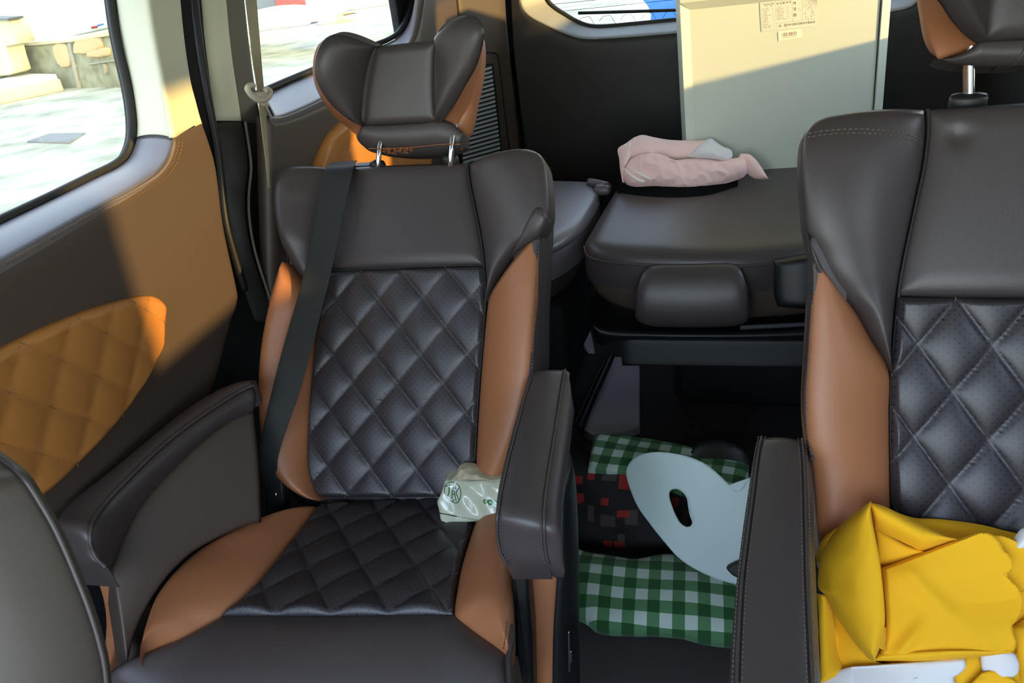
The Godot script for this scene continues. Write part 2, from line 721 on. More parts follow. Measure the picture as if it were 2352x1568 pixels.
func door_panel() -> void:
	var glassline = across(-0.968)
	var inner = [Vector3(-0.86, 1.02, 0), Vector3(1.0, -0.14, 0).normalized()]
	var seal := smooth(spots(glassline, [-320, 660, -100, 556, 0, 507, 120, 450, 215, 403, 262, 380, 286, 360, 299, 332, 304, 300, 301, 250, 292, 195, 277, 130, 264, 65, 255, 0, 246, -70, 240, -140]), 90)
	var win := shell("window_1", "large side window with rounded lower corner in black rubber seal", "window")
	var s := Shape.new()
	wall_piece(s, Vector3(-0.990, 1.0, -1.24), Vector3(-0.986, 1.45, -0.36))
	commit("pane", s, M.tinted_glass, win)
	s = Shape.new()
	tube(s, seal, 0.0075, 10)
	commit("seal", s, M.rubber, win)
	# the reveal between the skin and the seal
	s = Shape.new()
	sheet(s, shifted(seal, Vector3(-0.014, 0, 0)), seal, Vector3(0.2, 0.8, 0.5), {"nu": 3, "puff": 0.0, "th": 0.004})
	commit("reveal", s, M.rubber, win)

	var door := shell("door_1", "sliding door trim of brown leather with tan quilted inset", "door")
	# ledge under the window
	var lo_a := smooth(spots(glassline, [-320, 664, -100, 560, 0, 512, 120, 455, 215, 408, 262, 386, 290, 364, 303, 338, 309, 316]), 60)
	var crease := smooth(spots(inner, [-320, 775, -100, 655, 0, 604, 100, 548, 200, 492, 280, 450, 330, 421, 365, 395, 385, 370, 396, 345, 402, 317]), 60)
	s = Shape.new()
	sheet(s, lo_a, crease, Vector3(0.2, 0.97, 0.1), {"nu": 12, "puff": 0.004, "r": 0.015, "th": 0.02, "bulge": 0.006, "ends": Vector2(0, 0)})
	commit("window_ledge", s, M.ledge, door)
	# leather face
	var low := smooth(spots(inner, [-320, 1500, -60, 1500, 100, 1420, 260, 1260, 360, 1130, 440, 1010, 495, 880, 520, 790, 537, 728, 550, 690, 545, 655, 532, 595, 520, 540, 512, 490, 505, 430, 496, 372, 482, 325, 468, 284]), 60)
	s = Shape.new()
	sheet(s, crease, low, Vector3.RIGHT, {"nu": 16, "puff": 0.004, "r": 0.012, "th": 0.006})
	commit("leather_face", s, M.leather_door, door)
	# two rows of stitching along the crease
	for o in [[8, 5], [17, 13]]:
		s = Shape.new()
		var row := smooth(spots(inner, [-60, 634 + o[1], 0, 604 + o[1], 100, 548 + o[1], 200, 492 + o[1], 280 + o[0] * 0.4, 450 + o[1], 330 + o[0] * 0.6, 421 + o[1], 365 + o[0], 397 + o[1] * 0.8, 387 + o[0], 372 + o[1] * 0.4, 398 + o[0], 347, 403 + o[0], 322], 0.001), 90)
		stitches(s, row, Vector3.RIGHT, 0.006, 0.0007)
		stuff(commit("stitching", s, M.thread_brown, door))
	# quilted inset
	var top := smooth(spots(inner, [-220, 900, -100, 850, 0, 806, 100, 757, 200, 716, 270, 694, 320, 682, 352, 679, 372, 686, 382, 702, 384, 740], 0.012), 60)
	var bot := smooth(spots(inner, [-220, 1290, -100, 1250, 20, 1195, 90, 1150, 150, 1100, 215, 1035, 270, 975, 315, 915, 350, 855, 372, 805, 384, 745], 0.012), 60)
	var o0 = spot(inner, 325, 690)
	var st = func(p: Vector3) -> Vector2: return Vector2(p.z - o0.z, p.y - o0.y) * Vector2(-1, 1)
	var da: Vector2 = (st.call(spot(inner, 275, 920)) - st.call(o0)).normalized()
	var na := Vector2(-da.y, da.x)
	var pa_: float = abs(st.call(spot(inner, 240, 715)).dot(na))
	var b0: Vector2 = st.call(spot(inner, 57, 798))
	var db: Vector2 = (st.call(spot(inner, 139, 834)) - b0).normalized()
	var nb := Vector2(-db.y, db.x)
	var pb_: float = abs((st.call(spot(inner, 52, 917)) - b0).dot(nb))
	var qf = func(p: Vector3) -> float:
		var q: Vector2 = st.call(p)
		return 0.0055 * pow(abs(sin(PI * q.dot(na) / pa_)), 0.4) * pow(abs(sin(PI * (q - b0).dot(nb) / pb_)), 0.4)
	s = Shape.new()
	sheet(s, top, bot, Vector3.RIGHT, {"nu": 90, "puff": 0.008, "r": 0.012, "th": 0.02, "quilt": qf, "ends": Vector2(0, 1)})
	commit("quilted_inset", s, M.tan_door, door)
	var flat := PackedVector2Array()
	var outline := joined([top, bot])
	for k in top.size():
		flat.append(st.call(top[k]))
	for k in range(bot.size() - 1, -1, -1):
		flat.append(st.call(bot[k]))
	s = Shape.new()
	var face_x = top[20].x
	for k in range(-12, 13):
		for fam in [[Vector2.ZERO, na, da, pa_], [b0, nb, db, pb_]]:
			var c: Vector2 = fam[0] + fam[1] * fam[3] * k
			for piece in Geometry2D.intersect_polyline_with_polygon(PackedVector2Array([c - fam[2] * 1.5, c + fam[2] * 1.5]), flat):
				var path := PackedVector3Array()
				for q in piece:
					var yy = q.y + o0.y
					path.append(Vector3(-0.86 + (yy - 1.02) * 0.14 + 0.0135, yy, o0.z - q.x))
				stitches(s, path, Vector3.RIGHT, 0.006, 0.0006)
	stuff(commit("inset_stitching", s, M.thread_brown, door))

	# beige pillar cover: a face towards the window and one into the cabin
	var pil := shell("trim_1", "beige fabric pillar cover beside the large side window", "trim")
	s = Shape.new()
	var pa := smooth(spots(glassline, [246, -140, 253, -60, 263, 0, 273, 65, 286, 130, 300, 195, 308, 250, 311, 290, 309, 316]), 30)
	var pb := smooth(spots(inner, [325, -140, 337, -60, 346, 0, 355, 65, 366, 130, 378, 195, 388, 250, 396, 290, 401, 316]), 30)
	var pc := smooth(spots(across(-0.885), [408, -140, 414, -60, 419, 0, 425, 65, 433, 130, 443, 190, 455, 235, 462, 262, 469, 284]), 30)
	sheet(s, pa, pb, Vector3(0.5, 0, 0.85), {"nu": 8, "puff": 0.002, "r": 0.008, "th": 0.01, "ends": Vector2(0, 0), "sides": Vector2(1, 0)})
	sheet(s, pb, pc, Vector3(0.95, 0, -0.1), {"nu": 8, "puff": 0.004, "r": 0.012, "th": 0.01, "ends": Vector2(0, 0), "sides": Vector2(0, 1)})
	commit("cover", s, M.beige, pil)
	# door gap and rubber seal
	var gap := shell("trim_2", "black rubber door seal between the two beige pillar covers", "trim")
	s = Shape.new()
	plate(s, smooth(spots(across(-0.945), [400, -140, 462, -140, 470, 0, 485, 150, 500, 285, 514, 400, 530, 520, 565, 640, 620, 760, 620, 1100, 420, 1250, 440, 800, 440, 400, 420, 100]), 60, true), Vector3.RIGHT, 0.03)
	commit("gap_lining", s, M.void_black, gap)
	s = Shape.new()
	tube(s, smooth(spots(across(-0.925), [436, -140, 446, 0, 462, 130, 482, 250, 497, 330, 506, 400, 512, 460, 521, 520, 534, 570, 550, 625, 562, 668]), 60), 0.008, 10)
	commit("rubber_seal", s, M.black_plastic, gap)
	# second pillar
	pil = shell("trim_3", "narrow beige pillar cover between the door seal and the hanging beige belt", "trim")
	s = Shape.new()
	var a := smooth(spots(across(-0.94), [452, -140, 460, -60, 467, 0, 473, 75, 482, 150, 490, 215, 497, 277]), 24)
	var b := smooth(spots(across(-0.93), [508, -140, 517, -60, 525, 0, 532, 75, 541, 150, 551, 215, 560, 277]), 24)
	sheet(s, a, b, Vector3.RIGHT, {"nu": 8, "puff": 0.006, "r": 0.015, "th": 0.012, "ends": Vector2(0, 0)})
	commit("cover", s, M.beige, pil)
	s = Shape.new()
	var c := smooth(spots(across(-0.945), [545, -140, 555, -60, 563, 0, 571, 75, 580, 150, 590, 215, 603, 285]), 24)
	sheet(s, shifted(b, Vector3(-0.012, 0, 0)), c, Vector3.RIGHT, {"nu": 4, "puff": 0.002, "th": 0.01, "ends": Vector2(0, 0)})
	commit("belt_slot_strip", s, M.taupe, pil)
	# lower pillar, dark
	pil = shell("trim_4", "dark lower pillar cover under the narrow beige pillar", "trim")
	s = Shape.new()
	a = smooth(spots(across(-0.94), [496, 279, 503, 340, 512, 420, 524, 500, 540, 580, 560, 650, 590, 740]), 36)
	b = smooth(spots(across(-0.915), [562, 279, 570, 330, 576, 385, 571, 440, 571, 490, 580, 555, 596, 615, 618, 680, 640, 740]), 36)
	sheet(s, a, b, Vector3.RIGHT, {"nu": 10, "puff": 0.008, "r": 0.02, "th": 0.02})
	commit("cover", s, M.dark_plastic, pil)
	s = Shape.new()
	tube(s, shifted(b, Vector3(0.001, 0, 0)), 0.0028, 8)
	commit("edge_bead", s, M.taupe, pil)
	s = Shape.new()
	plate(s, spots(across(-0.95), [540, 275, 640, 275, 660, 420, 680, 800, 560, 800, 560, 400]), Vector3.RIGHT, 0.02)
	commit("backing", s, M.dark_plastic, pil)


func rear_quarter() -> void:
	var glassline = across(-0.968)
	var inner = [Vector3(-0.86, 1.02, 0), Vector3(1.0, -0.14, 0).normalized()]
	var win := shell("window_2", "rear quarter window above the bluish ledge behind the winged headrest", "window")
	var seal := smooth(spots(glassline, [540, 236, 612, 206, 660, 185, 720, 160, 800, 127, 860, 103, 893, 90, 915, 75, 930, 52, 940, 22, 948, -8, 960, -60, 972, -110]), 60)
	var s := Shape.new()
	tube(s, seal, 0.0075, 10)
	commit("seal", s, M.rubber, win)
	s = Shape.new()
	sheet(s, shifted(seal, Vector3(-0.014, 0, 0)), seal, Vector3(0.2, 0.8, 0.5), {"nu": 3, "puff": 0.0, "th": 0.004})
	commit("reveal", s, M.rubber, win)
	s = Shape.new()
	wall_piece(s, Vector3(-0.990, 1.0, -2.46), Vector3(-0.986, 1.45, -1.46))
	commit("pane", s, M.quarter_glass, win)

	var q := shell("trim_5", "brown rear quarter trim with bluish window ledge and orange quilted inset", "trim")
	var top := smooth(spots(glassline, [596, 220, 612, 213, 660, 190, 720, 165, 800, 132, 860, 108, 895, 95, 920, 78, 936, 54, 946, 22, 954, -8, 966, -60, 978, -110]), 60)
	var crease := smooth(spots(inner, [619, 265, 632, 269, 650, 267, 690, 252, 740, 228, 830, 180, 900, 140, 940, 112, 958, 84, 966, 50, 974, 0, 984, -50, 996, -110]), 60)
	s = Shape.new()
	sheet(s, top, crease, Vector3(0.2, 0.97, 0.1), {"nu": 12, "puff": 0.003, "r": 0.012, "th": 0.02, "ends": Vector2(0, 0)})
	commit("window_ledge", s, M.ledge, q)
	s = Shape.new()
	var low := smooth(spots(inner, [628, 700, 655, 720, 760, 740, 880, 740, 1000, 700, 1030, 600, 1050, 480, 1060, 350, 1066, 250, 1064, 150, 1056, 60, 1050, 0, 1046, -110]), 60)
	sheet(s, crease, low, Vector3.RIGHT, {"nu": 12, "puff": 0.003, "r": 0.012, "th": 0.03, "ends": Vector2(0, 0)})
	commit("panel", s, M.leather_door, q)
	# quilted inset, seen behind and under the headrest
	var fr = [spot(inner, 850, 370), Vector3(0, 0, -1), Vector3(0, 1, 0)]
	var qf = func(p: Vector3) -> float:
		var st = Vector2((p - fr[0]).dot(fr[1]), (p - fr[0]).dot(fr[2]))
		return 0.010 * pow(abs(sin(PI * (st.x * 0.9 + st.y * 0.5) / 0.16)), 0.5) * pow(abs(sin(PI * (st.y * 0.9 - st.x * 0.4) / 0.13)), 0.5)
	s = Shape.new()
	var a := smooth(spots(inner, [726, 400, 732, 372, 744, 345, 764, 308, 790, 280, 830, 262, 900, 258, 960, 270, 985, 300, 992, 340], 0.014), 40)
	var b := smooth(spots(inner, [726, 440, 760, 460, 800, 470, 850, 470, 900, 465, 950, 450, 980, 420, 992, 380], 0.014), 40)
	sheet(s, a, b, Vector3.RIGHT, {"nu": 40, "puff": 0.010, "r": 0.015, "th": 0.02, "quilt": qf})
	commit("quilted_inset", s, M.tan_door, q)

	# corner post with the slatted vent
	var p0 = spot(inner, 1058, 200)
	var n := Vector3(0.88, 0, 0.475).normalized()
	var corner = [p0, n]
	var post := shell("trim_6", "brown corner post with a slatted vent behind the headrest", "trim")
	s = Shape.new()
	a = smooth(spots(corner, [1044, -110, 1050, 0, 1056, 60, 1062, 150, 1064, 250, 1058, 350, 1048, 480, 1030, 640]), 40)
	b = smooth(spots(corner, [1156, -110, 1162, 0, 1166, 60, 1172, 120, 1182, 200, 1192, 290, 1201, 380, 1215, 640]), 40)
	sheet(s, a, b, n, {"nu": 10, "puff": 0.004, "r": 0.012, "th": 0.03, "ends": Vector2(0, 0)})
	commit("panel", s, M.leather_door, post)
	s = Shape.new()
	tube(s, smooth(spots(corner, [1075, 120, 1110, 119, 1136, 120, 1145, 128, 1150, 160, 1160, 250, 1172, 350], 0.003), 40), 0.004, 8)
	commit("vent_rim", s, M.dark_plastic, post)
	s = Shape.new()
	plate(s, spots(corner, [1090, 148, 1134, 146, 1140, 200, 1150, 300, 1158, 420, 1060, 450, 1056, 350, 1070, 250], 0.004), n, 0.006)
	commit("vent_recess", s, M.void_black, post)
	for k in 24:
		var y = 152.0 + k * 9.7
		var xr = 1129.0 + k * 1.02
		var xl = 1064.0
		s = Shape.new()
		var l0 = spot(corner, xl, y + (xr - xl) * 0.28, 0.010)
		var r0 = spot(corner, xr, y, 0.010)
		var up = (spot(corner, xl, y + 6.2, 0.016) - spot(corner, xl, y, 0.010))
		var ring_l := PackedVector3Array([l0, l0 + up * 0.3 + n * 0.003, l0 + up, l0 + up - n * 0.006, l0 - n * 0.004])
		var ring_r := PackedVector3Array([r0, r0 + up * 0.3 + n * 0.003, r0 + up, r0 + up - n * 0.006, r0 - n * 0.004])
		loft(s, [ring_l, ring_r])
		commit("slat", s, M.grille, post, true)


func tailgate() -> void:
	var face = facing(-2.9)
	var glassline = facing(-2.965)
	var tg := shell("door_2", "dark brown tailgate trim below the rear window", "door")
	var crease := smooth(spots(face, [1188, -120, 1190, -50, 1193, 0, 1203, 24, 1222, 40, 1245, 52, 1275, 66, 1300, 76, 1325, 84, 1350, 87, 1385, 86, 1470, 80, 1562, 72, 1700, 60, 1900, 40, 2045, 24, 2085, 16, 2106, 2, 2122, -40, 2130, -120]), 90)
	var seal := smooth(spots(glassline, [1236, -120, 1246, -50, 1257, 0, 1275, 19, 1295, 32, 1318, 46, 1340, 56, 1362, 61, 1390, 61, 1470, 54, 1562, 45, 1700, 32, 1900, 12, 2040, -4, 2070, -14, 2086, -30, 2096, -70, 2100, -120]), 90)
	var s := Shape.new()
	sheet(s, seal, crease, Vector3(0, 0.85, 0.5), {"nu": 8, "puff": 0.002, "r": 0.01, "th": 0.012, "ends": Vector2(0, 0)})
	commit("window_ledge", s, M.tailgate_ledge if M.has("tailgate_ledge") else M.ledge, tg)
	s = Shape.new()
	var low := smooth(spots(face, [1171, -120, 1172, -40, 1174, 30, 1180, 120, 1190, 220, 1203, 330, 1215, 420, 1240, 520, 1330, 560, 1562, 560, 1900, 540, 2150, 500, 2330, 400, 2340, 100, 2320, -120]), 90)
	sheet(s, crease, low, Vector3.BACK, {"nu": 14, "puff": 0.004, "r": 0.012, "th": 0.03, "ends": Vector2(0, 0)})
	commit("panel", s, M.dark_plastic, tg)
	var win := shell("window_3", "rear window with heating wires and a wiper behind the tall white cabinet", "window")
	s = Shape.new()
	tube(s, seal, 0.009, 8)
	commit("seal", s, M.rubber, win)
	s = Shape.new()
	wall_piece(s, Vector3(-0.75, 0.88, -3.016), Vector3(0.7, 1.46, -3.012))
	commit("pane", s, M.tinted_glass, win)
	var wires := facing(-3.005)
	s = Shape.new()
	for k in 5:
		var x0 = 1328.0 + k * 48.0
		tube(s, spots(wires, [x0, 50 - k * 1.2, x0 + 10, 40 - k * 3, x0 + 26, 38 - k * 3, x0 + 38, 57 - k * 2.6]), 0.0009, 5)
	for y in [2, 20, -16, -34]:
		tube(s, spots(wires, [1230, y + 12, 1562, y - 22]), 0.0009, 5)
	stuff(commit("heating_wire", s, M.rubber, win))
	s = Shape.new()
	var wp := facing(-3.06)
	tube(s, spots(wp, [1328, 30, 1400, 28, 1480, 25.5, 1562, 23, 1650, 19]), 0.006, 8)
	tag(commit("wiper", s, M.rubber), "black wiper blade lying across the rear window outside", "wiper")


# ---------------------------------------------------------------- the captain's chairs
func quilt_at(o: Vector3, right: Vector3, up: Vector3, pitch: Vector2, skew: float, deep: float) -> Callable:
	return func(p: Vector3) -> float:
		var x = (p - o).dot(right)
		var y = (p - o).dot(up) - x * skew
		var a = x / pitch.x + y / pitch.y
		var b = x / pitch.x - y / pitch.y
		return deep * pow(abs(sin(PI * a)), 0.36) * pow(abs(sin(PI * b)), 0.36)


# the sewn lines of a quilt, as stitches: o, right, up, pitch, skew as above; poly: the panel's outline
func quilt_stitches(s: Shape, o: Vector3, right: Vector3, up: Vector3, pitch: Vector2, skew: float, poly: PackedVector3Array, n: Vector3, w: float) -> void:
	var flat := PackedVector2Array()
	for p in poly:
		var x = (p - o).dot(right)
		flat.append(Vector2(x, (p - o).dot(up) - x * skew))
	for dir in [1.0, -1.0]:
		for k in range(-9, 10):
			var ends := PackedVector2Array()
			# x / px + dir * y / py = k
			for e in [-0.6, 0.6]:
				ends.append(Vector2(e, dir * (k - e / pitch.x) * pitch.y))
			for piece in Geometry2D.intersect_polyline_with_polygon(ends, flat):
				var path := PackedVector3Array()
				for q in piece:
					path.append(o + right * q.x + up * (q.y + q.x * skew) + n * 0.0007)
				stitches(s, path, n, 0.0062, w)


func piping(s: Shape, p: PackedVector3Array, r := 0.0026) -> void:
	tube(s, p, r, 7)


func left_seat() -> void:
	var o := Vector3(-0.565, 0.42, -0.975)
	var n := Vector3(0, 0.549, 0.836)
	var up := Vector3(0, 0.836, -0.549)
	var F := [o, n]
	var fr := [o, Vector3.RIGHT, up]
	var seat := thing("captain_seat", "brown and tan quilted leather seat in full view, with a black belt across its back", "car seat", Vector3(-0.57, 0, -0.85), "quilted leather captain seats")
	var N := 44
	var seam_l := [765, 384, 757, 420, 748, 480, 742, 560, 740, 620]
	var seam_r := [1073, 371, 1077, 418, 1092, 490, 1105, 561, 1111, 610]
	var back := Node3D.new()
	back.name = "backrest"
	back.position = Vector3.ZERO
	# shell behind
	var s := Shape.new()
	plate(s, smooth(spots(F, [640, 400, 700, 392, 765, 388, 920, 380, 1073, 376, 1150, 352, 1225, 352, 1246, 385, 1250, 500, 1240, 700, 1236, 860, 1200, 1040, 1150, 1170, 1000, 1180, 735, 1180, 640, 1120, 600, 1000, 596, 850, 622, 700, 645, 600, 632, 500], -0.035), 70, true), n, 0.10, 0.02)
	commit("back_shell", s, M.leather, seat)
	s = Shape.new()
	sheet(s, smooth(spots(F, seam_l), N), smooth(spots(F, seam_r), N), n, {"nu": 26, "puff": 0.012, "r": 0.03, "th": 0.07, "bulge": 0.008, "ends": Vector2(1, 0.4), "frame": fr})
	commit("upper_panel", s, M.leather, seat)
	# quilted middle
	var ql := [740, 621, 736, 680, 728, 740, 722, 786, 716, 850, 711, 900, 707, 960, 704, 1020, 706, 1075, 716, 1115, 732, 1142]
	var qr := [1111, 609, 1114, 680, 1112, 733, 1106, 810, 1099, 897, 1094, 980, 1090, 1060, 1087, 1110, 1084, 1142]
	var qo = spot(F, 925, 625)
	var pitch := Vector2(0.0925, 0.1065)
	s = Shape.new()
	sheet(s, smooth(spots(F, ql), 120), smooth(spots(F, qr), 120), n, {"nu": 100, "puff": 0.005, "r": 0.008, "th": 0.05, "frame": fr, "quilt": quilt_at(qo, Vector3.RIGHT, up, pitch, 0.035, 0.0085)})
	commit("quilted_panel", s, M.leather_quilt, seat)
	var ring := joined([spots(F, ql), mirrored(PackedVector3Array(), 0)])
	var rr := spots(F, qr)
	rr.reverse()
	ring.append_array(rr)
	s = Shape.new()
	quilt_stitches(s, qo, Vector3.RIGHT, up, pitch, 0.035, ring, n, 0.0006)
	stuff(commit("stitching", s, M.thread, seat))
	# bolsters, left
	s = Shape.new()
	sheet(s, smooth(spots3(F, [655, 380, 0.02, 636, 387, 0.03, 625, 402, 0.04, 621, 430, 0.05, 621, 465, 0.05, 627, 510, 0.05, 636, 548, 0.045, 652, 583, 0.03, 670, 612, 0.02, 690, 640, 0.01, 712, 672, 0.004, 735, 706, 0.0]), N), smooth(spots(F, seam_l + [737, 660, 736, 704]), N), n, {"nu": 20, "puff": 0.014, "r": 0.03, "th": 0.06, "bulge": 0.014})
	commit("upper_bolster", s, M.leather, seat)
	s = Shape.new()
	sheet(s, smooth(spots3(F, [640, 598, 0.045, 622, 655, 0.055, 608, 712, 0.06, 596, 775, 0.06, 588, 850, 0.06, 587, 930, 0.06, 592, 1000, 0.055, 606, 1055, 0.05, 628, 1095, 0.04, 660, 1125, 0.03, 700, 1146, 0.015, 731, 1152, 0.0]), N), smooth(spots(F, [694, 640, 737, 704, 728, 745, 722, 786, 716, 850, 711, 900, 707, 960, 704, 1020, 706, 1075, 716, 1115, 731, 1143]), N), n, {"nu": 18, "puff": 0.012, "r": 0.028, "th": 0.06, "bulge": 0.016})
	commit("side_bolster", s, M.tan, seat)
	# bolsters, right
	var rb_out := smooth(spots3(F, [1185, 339, 0.035, 1212, 340, 0.045, 1236, 349, 0.055, 1250, 372, 0.062, 1256, 410, 0.066, 1259, 455, 0.068, 1257, 500, 0.066, 1232, 541, 0.055, 1202, 563, 0.042, 1172, 592, 0.03, 1145, 634, 0.015, 1119, 692, 0.002]), N)
	s = Shape.new()
	sheet(s, smooth(spots(F, [1073, 372, 1077, 418, 1092, 490, 1105, 561, 1112, 620, 1116, 660, 1118, 690]), N), rb_out, n, {"nu": 22, "puff": 0.014, "r": 0.03, "th": 0.06, "bulge": 0.02})
	commit("upper_bolster", s, M.leather, seat)
	s = Shape.new()
	sheet(s, smooth(spots3(F, [1257, 496, 0.07, 1245, 480, 0.076, 1232, 474, 0.076, 1217, 492, 0.07, 1203, 520, 0.062, 1188, 555, 0.05, 1173, 590, 0.036]), 24), smooth(spots3(F, [1258, 504, 0.07, 1252, 520, 0.07, 1238, 538, 0.068, 1220, 552, 0.06, 1202, 564, 0.052, 1186, 578, 0.044, 1172, 594, 0.036]), 24), n, {"nu": 8, "puff": 0.006, "r": 0.01, "th": 0.03, "bulge": 0.006})
	commit("bolster_flap", s, M.leather, seat)
	s = Shape.new()
	sheet(s, smooth(spots(F, [1118, 690, 1113, 733, 1106, 810, 1099, 897, 1094, 980, 1090, 1060, 1086, 1142]), N), smooth(spots3(F, [1234, 536, 0.05, 1232, 600, 0.058, 1228, 680, 0.06, 1223, 750, 0.06, 1217, 840, 0.058, 1204, 930, 0.055, 1184, 1010, 0.045, 1160, 1080, 0.03, 1140, 1142, 0.01]), N), n, {"nu": 18, "puff": 0.012, "r": 0.028, "th": 0.06, "bulge": 0.018, "ends": Vector2(0, 1)})
	commit("side_bolster", s, M.tan, seat)
	s = Shape.new()
	sheet(s, smooth(spots(F, [1232, 540, 1231, 600, 1227, 680, 1222, 760, 1216, 860, 1195, 980], 0.055), 30), smooth(spots(F, [1257, 500, 1254, 600, 1248, 700, 1246, 780, 1243, 870, 1225, 980], 0.0), 30), Vector3(1, 0.2, 0.4), {"nu": 8, "puff": 0.006, "r": 0.012, "th": 0.05})
	commit("side_strip", s, M.leather, seat)
	s = Shape.new()
	stitches(s, smooth(spots(F, [1238, 545, 1236, 600, 1232, 680, 1227, 760, 1222, 850], 0.062), 60), Vector3(0.5, 0.4, 0.7), 0.006, 0.0006)
	stitches(s, smooth(spots(F, [1095, 366, 1140, 352, 1190, 343, 1225, 346, 1243, 362], 0.05), 60), Vector3(0, 1, 0.5), 0.006, 0.0006)
	stuff(commit("stitching", s, M.thread, seat))
	s = Shape.new()
	piping(s, smooth(spots(F, [1074, 374, 1078, 418, 1093, 490, 1106, 561, 1112, 620, 1115, 680, 1112, 733, 1106, 810, 1099, 897, 1094, 980, 1090, 1060], -0.004), 60), 0.0022)
	piping(s, smooth(spots(F, [740, 621, 860, 617, 980, 612, 1110, 608], -0.004), 40), 0.002)
	commit("seam_piping", s, M.rubber, seat)
	cushion_of_left(seat)
	arms_of_left(seat)
	left_headrest(seat)


func cushion_of_left(seat: Node3D) -> void:
	var n := Vector3(0, 0.984, -0.176)
	var fwd := Vector3(0, 0.176, 0.984)
	var C := [Vector3(-0.6, 0.42, -0.80), n]
	var o = spot(C, 757, 1410)
	var a := [736, 1156, 702, 1198, 660, 1252, 610, 1316, 560, 1369, 506, 1410]
	var b := [1094, 1140, 1088, 1198, 1073, 1240, 1056, 1300, 1046, 1350, 1041, 1408]
	var s := Shape.new()
	var f := quilt_at(o, Vector3.RIGHT, fwd, Vector2(0.0885, 0.1145), -0.2, 0.0095)
	sheet(s, smooth(spots(C, a), 100), smooth(spots(C, b), 100), n, {"nu": 110, "puff": 0.005, "r": 0.008, "th": 0.05, "frame": [o, Vector3.RIGHT, fwd], "quilt": f})
	commit("quilted_cushion", s, M.leather_quilt, seat)
	var ring := spots(C, a)
	var rr := spots(C, b)
	rr.reverse()
	ring.append_array(rr)
	s = Shape.new()
	quilt_stitches(s, o, Vector3.RIGHT, fwd, Vector2(0.0885, 0.1145), -0.2, ring, n, 0.0006)
	stuff(commit("stitching", s, M.thread, seat))
	s = Shape.new()
	sheet(s, smooth(spots3(C, [612, 1190, 0.03, 575, 1200, 0.035, 540, 1211, 0.04, 490, 1234, 0.045, 440, 1264, 0.045, 390, 1312, 0.045, 352, 1365, 0.04, 332, 1420, 0.035, 322, 1460, 0.03, 317, 1498, 0.02]), 44), smooth(spots(C, [736, 1154, 702, 1198, 660, 1252, 610, 1316, 560, 1369, 506, 1411, 470, 1430, 425, 1456, 370, 1478, 330, 1496]), 44), n, {"nu": 18, "puff": 0.012, "r": 0.03, "th": 0.06, "bulge": 0.012})
	commit("cushion_bolster", s, M.tan, seat)
	s = Shape.new()
	sheet(s, smooth(spots(C, [1090, 1190, 1074, 1240, 1056, 1300, 1046, 1350, 1040, 1390, 1044, 1416, 1070, 1434, 1100, 1456, 1130, 1476, 1158, 1497]), 44), smooth(spots3(C, [1165, 1170, 0.035, 1168, 1240, 0.04, 1173, 1300, 0.04, 1177, 1360, 0.038, 1178, 1400, 0.035, 1176, 1430, 0.03, 1174, 1455, 0.025, 1171, 1475, 0.02, 1167, 1496, 0.01]), 44), n, {"nu": 18, "puff": 0.014, "r": 0.03, "th": 0.06, "bulge": 0.016})
	commit("cushion_bolster", s, M.tan, seat)
	# nose
	s = Shape.new()
	var top := smooth(spots(C, [300, 1508, 330, 1498, 375, 1480, 425, 1458, 470, 1434, 508, 1412, 560, 1411, 620, 1411, 690, 1412, 757, 1413, 890, 1409, 980, 1408, 1043, 1411, 1072, 1436, 1102, 1458, 1132, 1478, 1164, 1500], 0.002), 60)
	var low := smooth(spots(level(0.40), [228, 1600, 262, 1640, 330, 1680, 420, 1700, 520, 1700, 640, 1700, 757, 1700, 900, 1700, 1000, 1695, 1080, 1690, 1130, 1680, 1190, 1640]), 60)
	sheet(s, top, low, Vector3(0, 0.8, 0.55), {"nu": 22, "puff": 0.012, "r": 0.03, "th": 0.07, "bulge": 0.03})
	commit("cushion_nose", s, M.leather, seat)
	s = Shape.new()
	sheet(s, smooth(spots(C, [1166, 1425, 1172, 1445, 1172, 1475, 1166, 1505, 1170, 1560, 1172, 1640], 0.028), 24), smooth(spots(C, [1178, 1425, 1184, 1450, 1183, 1480, 1178, 1505, 1180, 1560, 1182, 1640], 0.02), 24), Vector3(0.3, 0.8, 0.5), {"nu": 6, "puff": 0.006, "r": 0.008, "th": 0.05})
	commit("cushion_piping", s, M.leather, seat)
	s = Shape.new()
	stitches(s, smooth(spots(C, [1164, 1425, 1162, 1450, 1158, 1480, 1155, 1492], 0.034), 40), n, 0.005, 0.0006)
	stuff(commit("stitching", s, M.thread_dark, seat))
	# pedestal
	s = Shape.new()
	block(s, Vector3(-0.57, 0.19, -0.80), Vector3(0.46, 0.36, 0.36), 0.02)
	commit("pedestal", s, M.black_plastic, seat)


